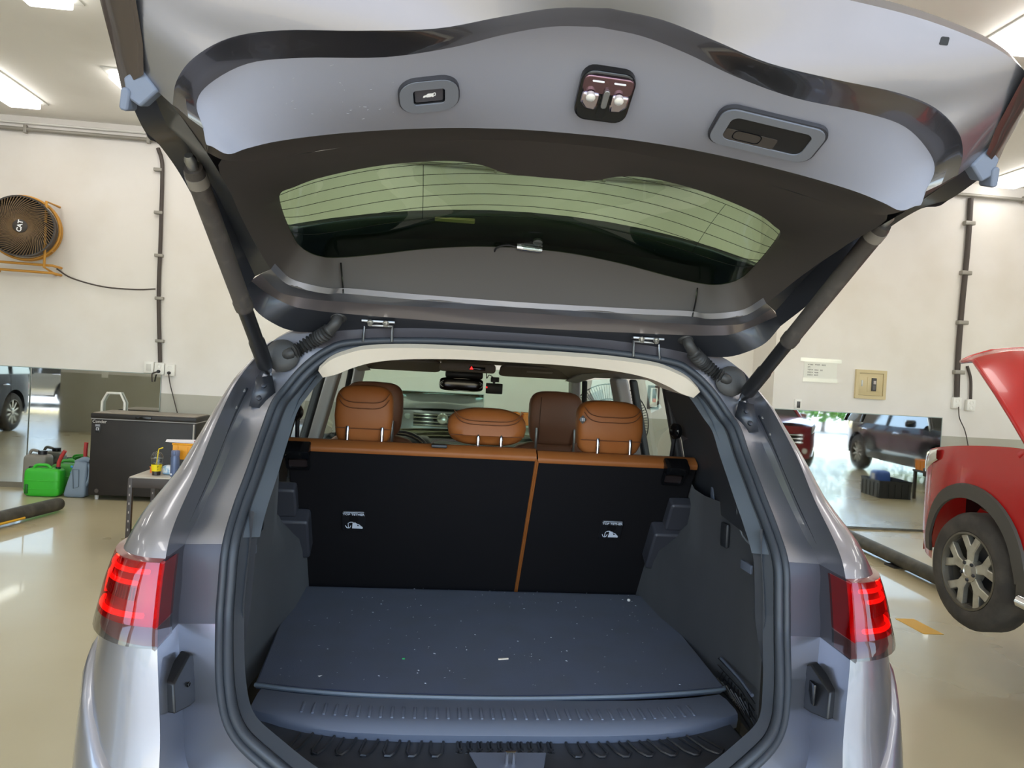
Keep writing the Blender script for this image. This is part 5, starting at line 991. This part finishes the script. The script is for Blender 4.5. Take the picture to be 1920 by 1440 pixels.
    if not boxy and not van: loft('boot_lid', [[Vector((hwf(y, .85)*c, y, tz_(y)+.03*(1-c**4))) for c in [-1+2*i/8 for i in range(9)]] for y in (ry, ry+.2, y0+.05)], paint, t)
    loft('tail_panel', [[Vector((hwf(ry, .6)*c, ry-.10*(1-c**4), z+lift)) for c in [-1+2*i/10 for i in range(11)]] for z in (.30, .55, .80, ztop(ry))], paint, t)
    for sx in (1, -1): box('tail_light', (.20, .12, .14), (sx*(hwf(ry, .8)-.10), ry+.0, .80+lift), M('tail_red', (160, 20, 24), .15), t, bev=.03)
    if not open_hood: loft('bonnet', [[Vector((hwf(y, .8)*c, y, tz_(y)+.05*(1-c**4))) for c in [-1+2*i/10 for i in range(11)]] for y in (cowl-.03, cowl+.3, cowl+.7, fy-.1, fy-.02)], paint, t)
    nose = [[Vector((hwf(fy-.02, .6)*c, fy-.02+.13*(1-abs(c)**3), z+lift)) for c in [-1+2*i/12 for i in range(13)]] for z in (ztop(fy), .72, .55, .40, .27)]
    loft('front_bumper', nose, paint, t, sharp=50)
    gr_ = loft('front_grille', [[Vector((hwf(fy-.02, .6)*.62*c, fy+.0+.125*(1-abs(.62*c)**3), z+lift)) for c in [-1+2*i/8 for i in range(9)]] for z in (.74, .64, .56)], BLKG, t)
    for z in (.72, .65, .58): tube('grille_bar', [(hwf(fy-.02, .6)*.62*c, fy+.006+.125*(1-abs(.62*c)**3), z+lift) for c in (-1, -.5, 0, .5, 1)], .010, CHROME, gr_, 6)
    for sx in (1, -1):
        yy = [fy-.50, fy-.40, fy-.28, fy-.18, fy-.10, fy-.04]; hl = loft('headlamp', [[Vector((sx*(hwf(y, .8)+o_), y, lift+ztop(y)-dz0-dz*(.3+.7*(y-fy+.5)/.46))) for y in yy] for o_, dz0, dz in ((.0, .012, 0), (.010, .02, 0), (.012, .03, .06), (.010, .04, .11), (0, .045, .115))], M('headlamp_clear', (216, 216, 206), .08, coat=.8), t, sharp=50)
        lathe('fog_lamp', [(.05, 0), (.05, .02), (0, .022)], M('fog_lens', (230, 230, 226), .1), t, 14, frame((sx*(hwf(fy-.02, .6)-.14), fy+.07, .42+lift), (sx*.2, 1, 0)))
    box('front_plate', (.34, .012, .11), (0, fy+.118, .46+lift), M('plate_white', (230, 230, 226), .4), t, bev=.004)
    return t, hwf, ztop, cowl, fy
REDP = M('red_paint', (176, 24, 22), .25, .0, coat=.3); CLAD = M('cladding_grey', (74, 70, 64), .6, bump=(300, .1, .001))
LIFT = .265; RL = 4.2
rcar, hwf, ztop, cowl, rfy = mkcar('hatchback_car', 'red compact suv with its bonnet propped open in the next bay', (3.73, 4.07+.86-RL/2, 0), 0, REDP, L=RL, W=1.82, H=1.60, belt=1.0, hood=1.02, boxy=1, open_hood=True, clad=CLAD, lift=LIFT)
# engine bay floor and raised bonnet with its stay
box('engine_cover', (.9, .7, .25), (0, cowl+.5, .72+LIFT), BLK, rcar, bev=.05); box('battery', (.25, .2, .2), (-.45, cowl+.35, .80+LIFT), M('battery_grey', (60, 62, 64), .5), rcar, bev=.01)
box('slam_panel', (1.3, .12, .06), (0, rfy-.14, .80+LIFT), BLK, rcar, bev=.01)
HA = rad(38); hy, hz = cowl-.02, ztop(cowl)+LIFT+.03; HLg = .95
def hp(u_, c, dz=0):
    hwv = (.83-.13*u_**3)*c; s_ = u_*HLg-(.10*abs(c)**3)*u_**2; bow = .06*(1-c**4)+.05*math.sin(math.pi*u_)-.10*max(0, u_-.8)/.2*.9; b = bow+dz
    return Vector((hwv, hy+s_*math.cos(HA)-b*math.sin(HA), hz+s_*math.sin(HA)+b*math.cos(HA)))
cs_ = [-1, -.97, -.9, -.7, -.4, 0, .4, .7, .9, .97, 1]; us = [0, .05, .2, .4, .6, .8, .9, .96, 1]
hd_ = loft('raised_bonnet', [[hp(u_, c) for c in cs_] for u_ in us], REDP, rcar, sharp=50); loft('bonnet_inner', [[hp(.03+.95*u_, c*.96, -.028-.02*math.sin(math.pi*u_)*(1-c*c)) for c in cs_] for u_ in us], M('red_inner', (176, 44, 38), .3, .1, coat=.6), hd_, sharp=50)
for c in (-.72, .72): tube('inner_rib', [hp(u_, c*(1-.15*u_), -.055) for u_ in (.08, .3, .6, .9)], .022, M('red_inner', (176, 44, 38), .3), hd_, 8, 4)
tube('bonnet_edge', [hp(u_, -1, -.012) for u_ in us] + [hp(1, c, -.012) for c in cs_] + [hp(u_, 1, -.012) for u_ in us[::-1]], .014, REDP, hd_, 8)
tube('bonnet_stay', [(-.62, cowl+.22, .98+LIFT), hp(.42, -.72, -.05)], .009, M('stay_dark', (70, 62, 56), .5), rcar, 8)
BLKP = M('black_paint', (24, 25, 28), .18, .2, coat=1.0); SILP = M('silver_paint', (190, 192, 194), .25, .8, coat=.8); DVP = M('dark_van_paint', (40, 42, 48), .6, .0, noise=(6, (66, 66, 68), .5, .75)); MULR = M('dark_red_paint', (140, 36, 40), .25, .2, coat=.9)
mkcar('saloon_car', 'glossy black estate car with many spoke wheels beyond the red cars', (8.92, 1.25-.80+2.35, 0), 0, BLKP, L=4.7, W=1.86, H=1.66, belt=.98, hood=.98, boxy=1, wheels='multi', r=.36)
mkcar('estate_car', 'dark red car parked nose to the wall between the red and black cars', (5.98, .55, 0), 0, MULR, L=4.2, W=1.70, H=1.55, belt=.92, boxy=1)
mkcar('parked_sedan', 'silver saloon car standing outside in the sun', (-11.4, -4.4, 0), rad(80), SILP, L=4.5, W=1.8, H=1.45, belt=.88)
mkcar('delivery_van', 'dark dusty van by the left wall of the workshop', (-8.72, 4.55, 0), 0, DVP, L=4.6, W=1.9, H=1.9, belt=1.05, hood=1.1, boxy=1, van=True, r=.35, wheels='multi')
# hedge across the yard
def hedge(x, y, label):
    t = thing('garden_shrub', label, 'shrub', (x, y, 0), group='shrubs across the yard'); random.seed(int(abs(x*7))); V = []; F = []
    for i in range(900):
        a, b, r = random.uniform(0, 6.28), random.uniform(-.9, 1.57), random.uniform(.7, 1.0); p = Vector((1.3*r*math.cos(b)*math.cos(a), 1.0*r*math.cos(b)*math.sin(a), 1.5+1.4*r*math.sin(b))); n = Vector((random.gauss(0, 1), random.gauss(0, 1), random.gauss(.4, 1))).normalized(); q = n.orthogonal().normalized()*.12; w = n.cross(q)*.6; k = len(V); V += [p+q, p+w, p-q, p-w]; F.append((k, k+1, k+2, k+3))
    lf = mesh('foliage', V, F, M('leaf', (92, 140, 60), .6, noise=(3, (130, 168, 70), .4, .6)), t, None, recalc=False); lf['kind'] = 'stuff'; tube('stem', [(0, 0, 0), (.05, 0, .9), (0, .05, 1.6)], [.09, .06, .03], M('bark', (90, 72, 54), .8), t, 8)
for x in (-21, -17.8, -14.6, -11.4, 10, 13.2, 16.4): hedge(x, -13, 'green leafy shrub in the row at the far side of the yard')
# keep the tree at thing > part > sub-part
def depth(o):
    d = 1
    while o.parent is not None: o = o.parent; d += 1
    return d
for o in list(COL.objects):
    while depth(o) > 3: o.parent = o.parent.parent
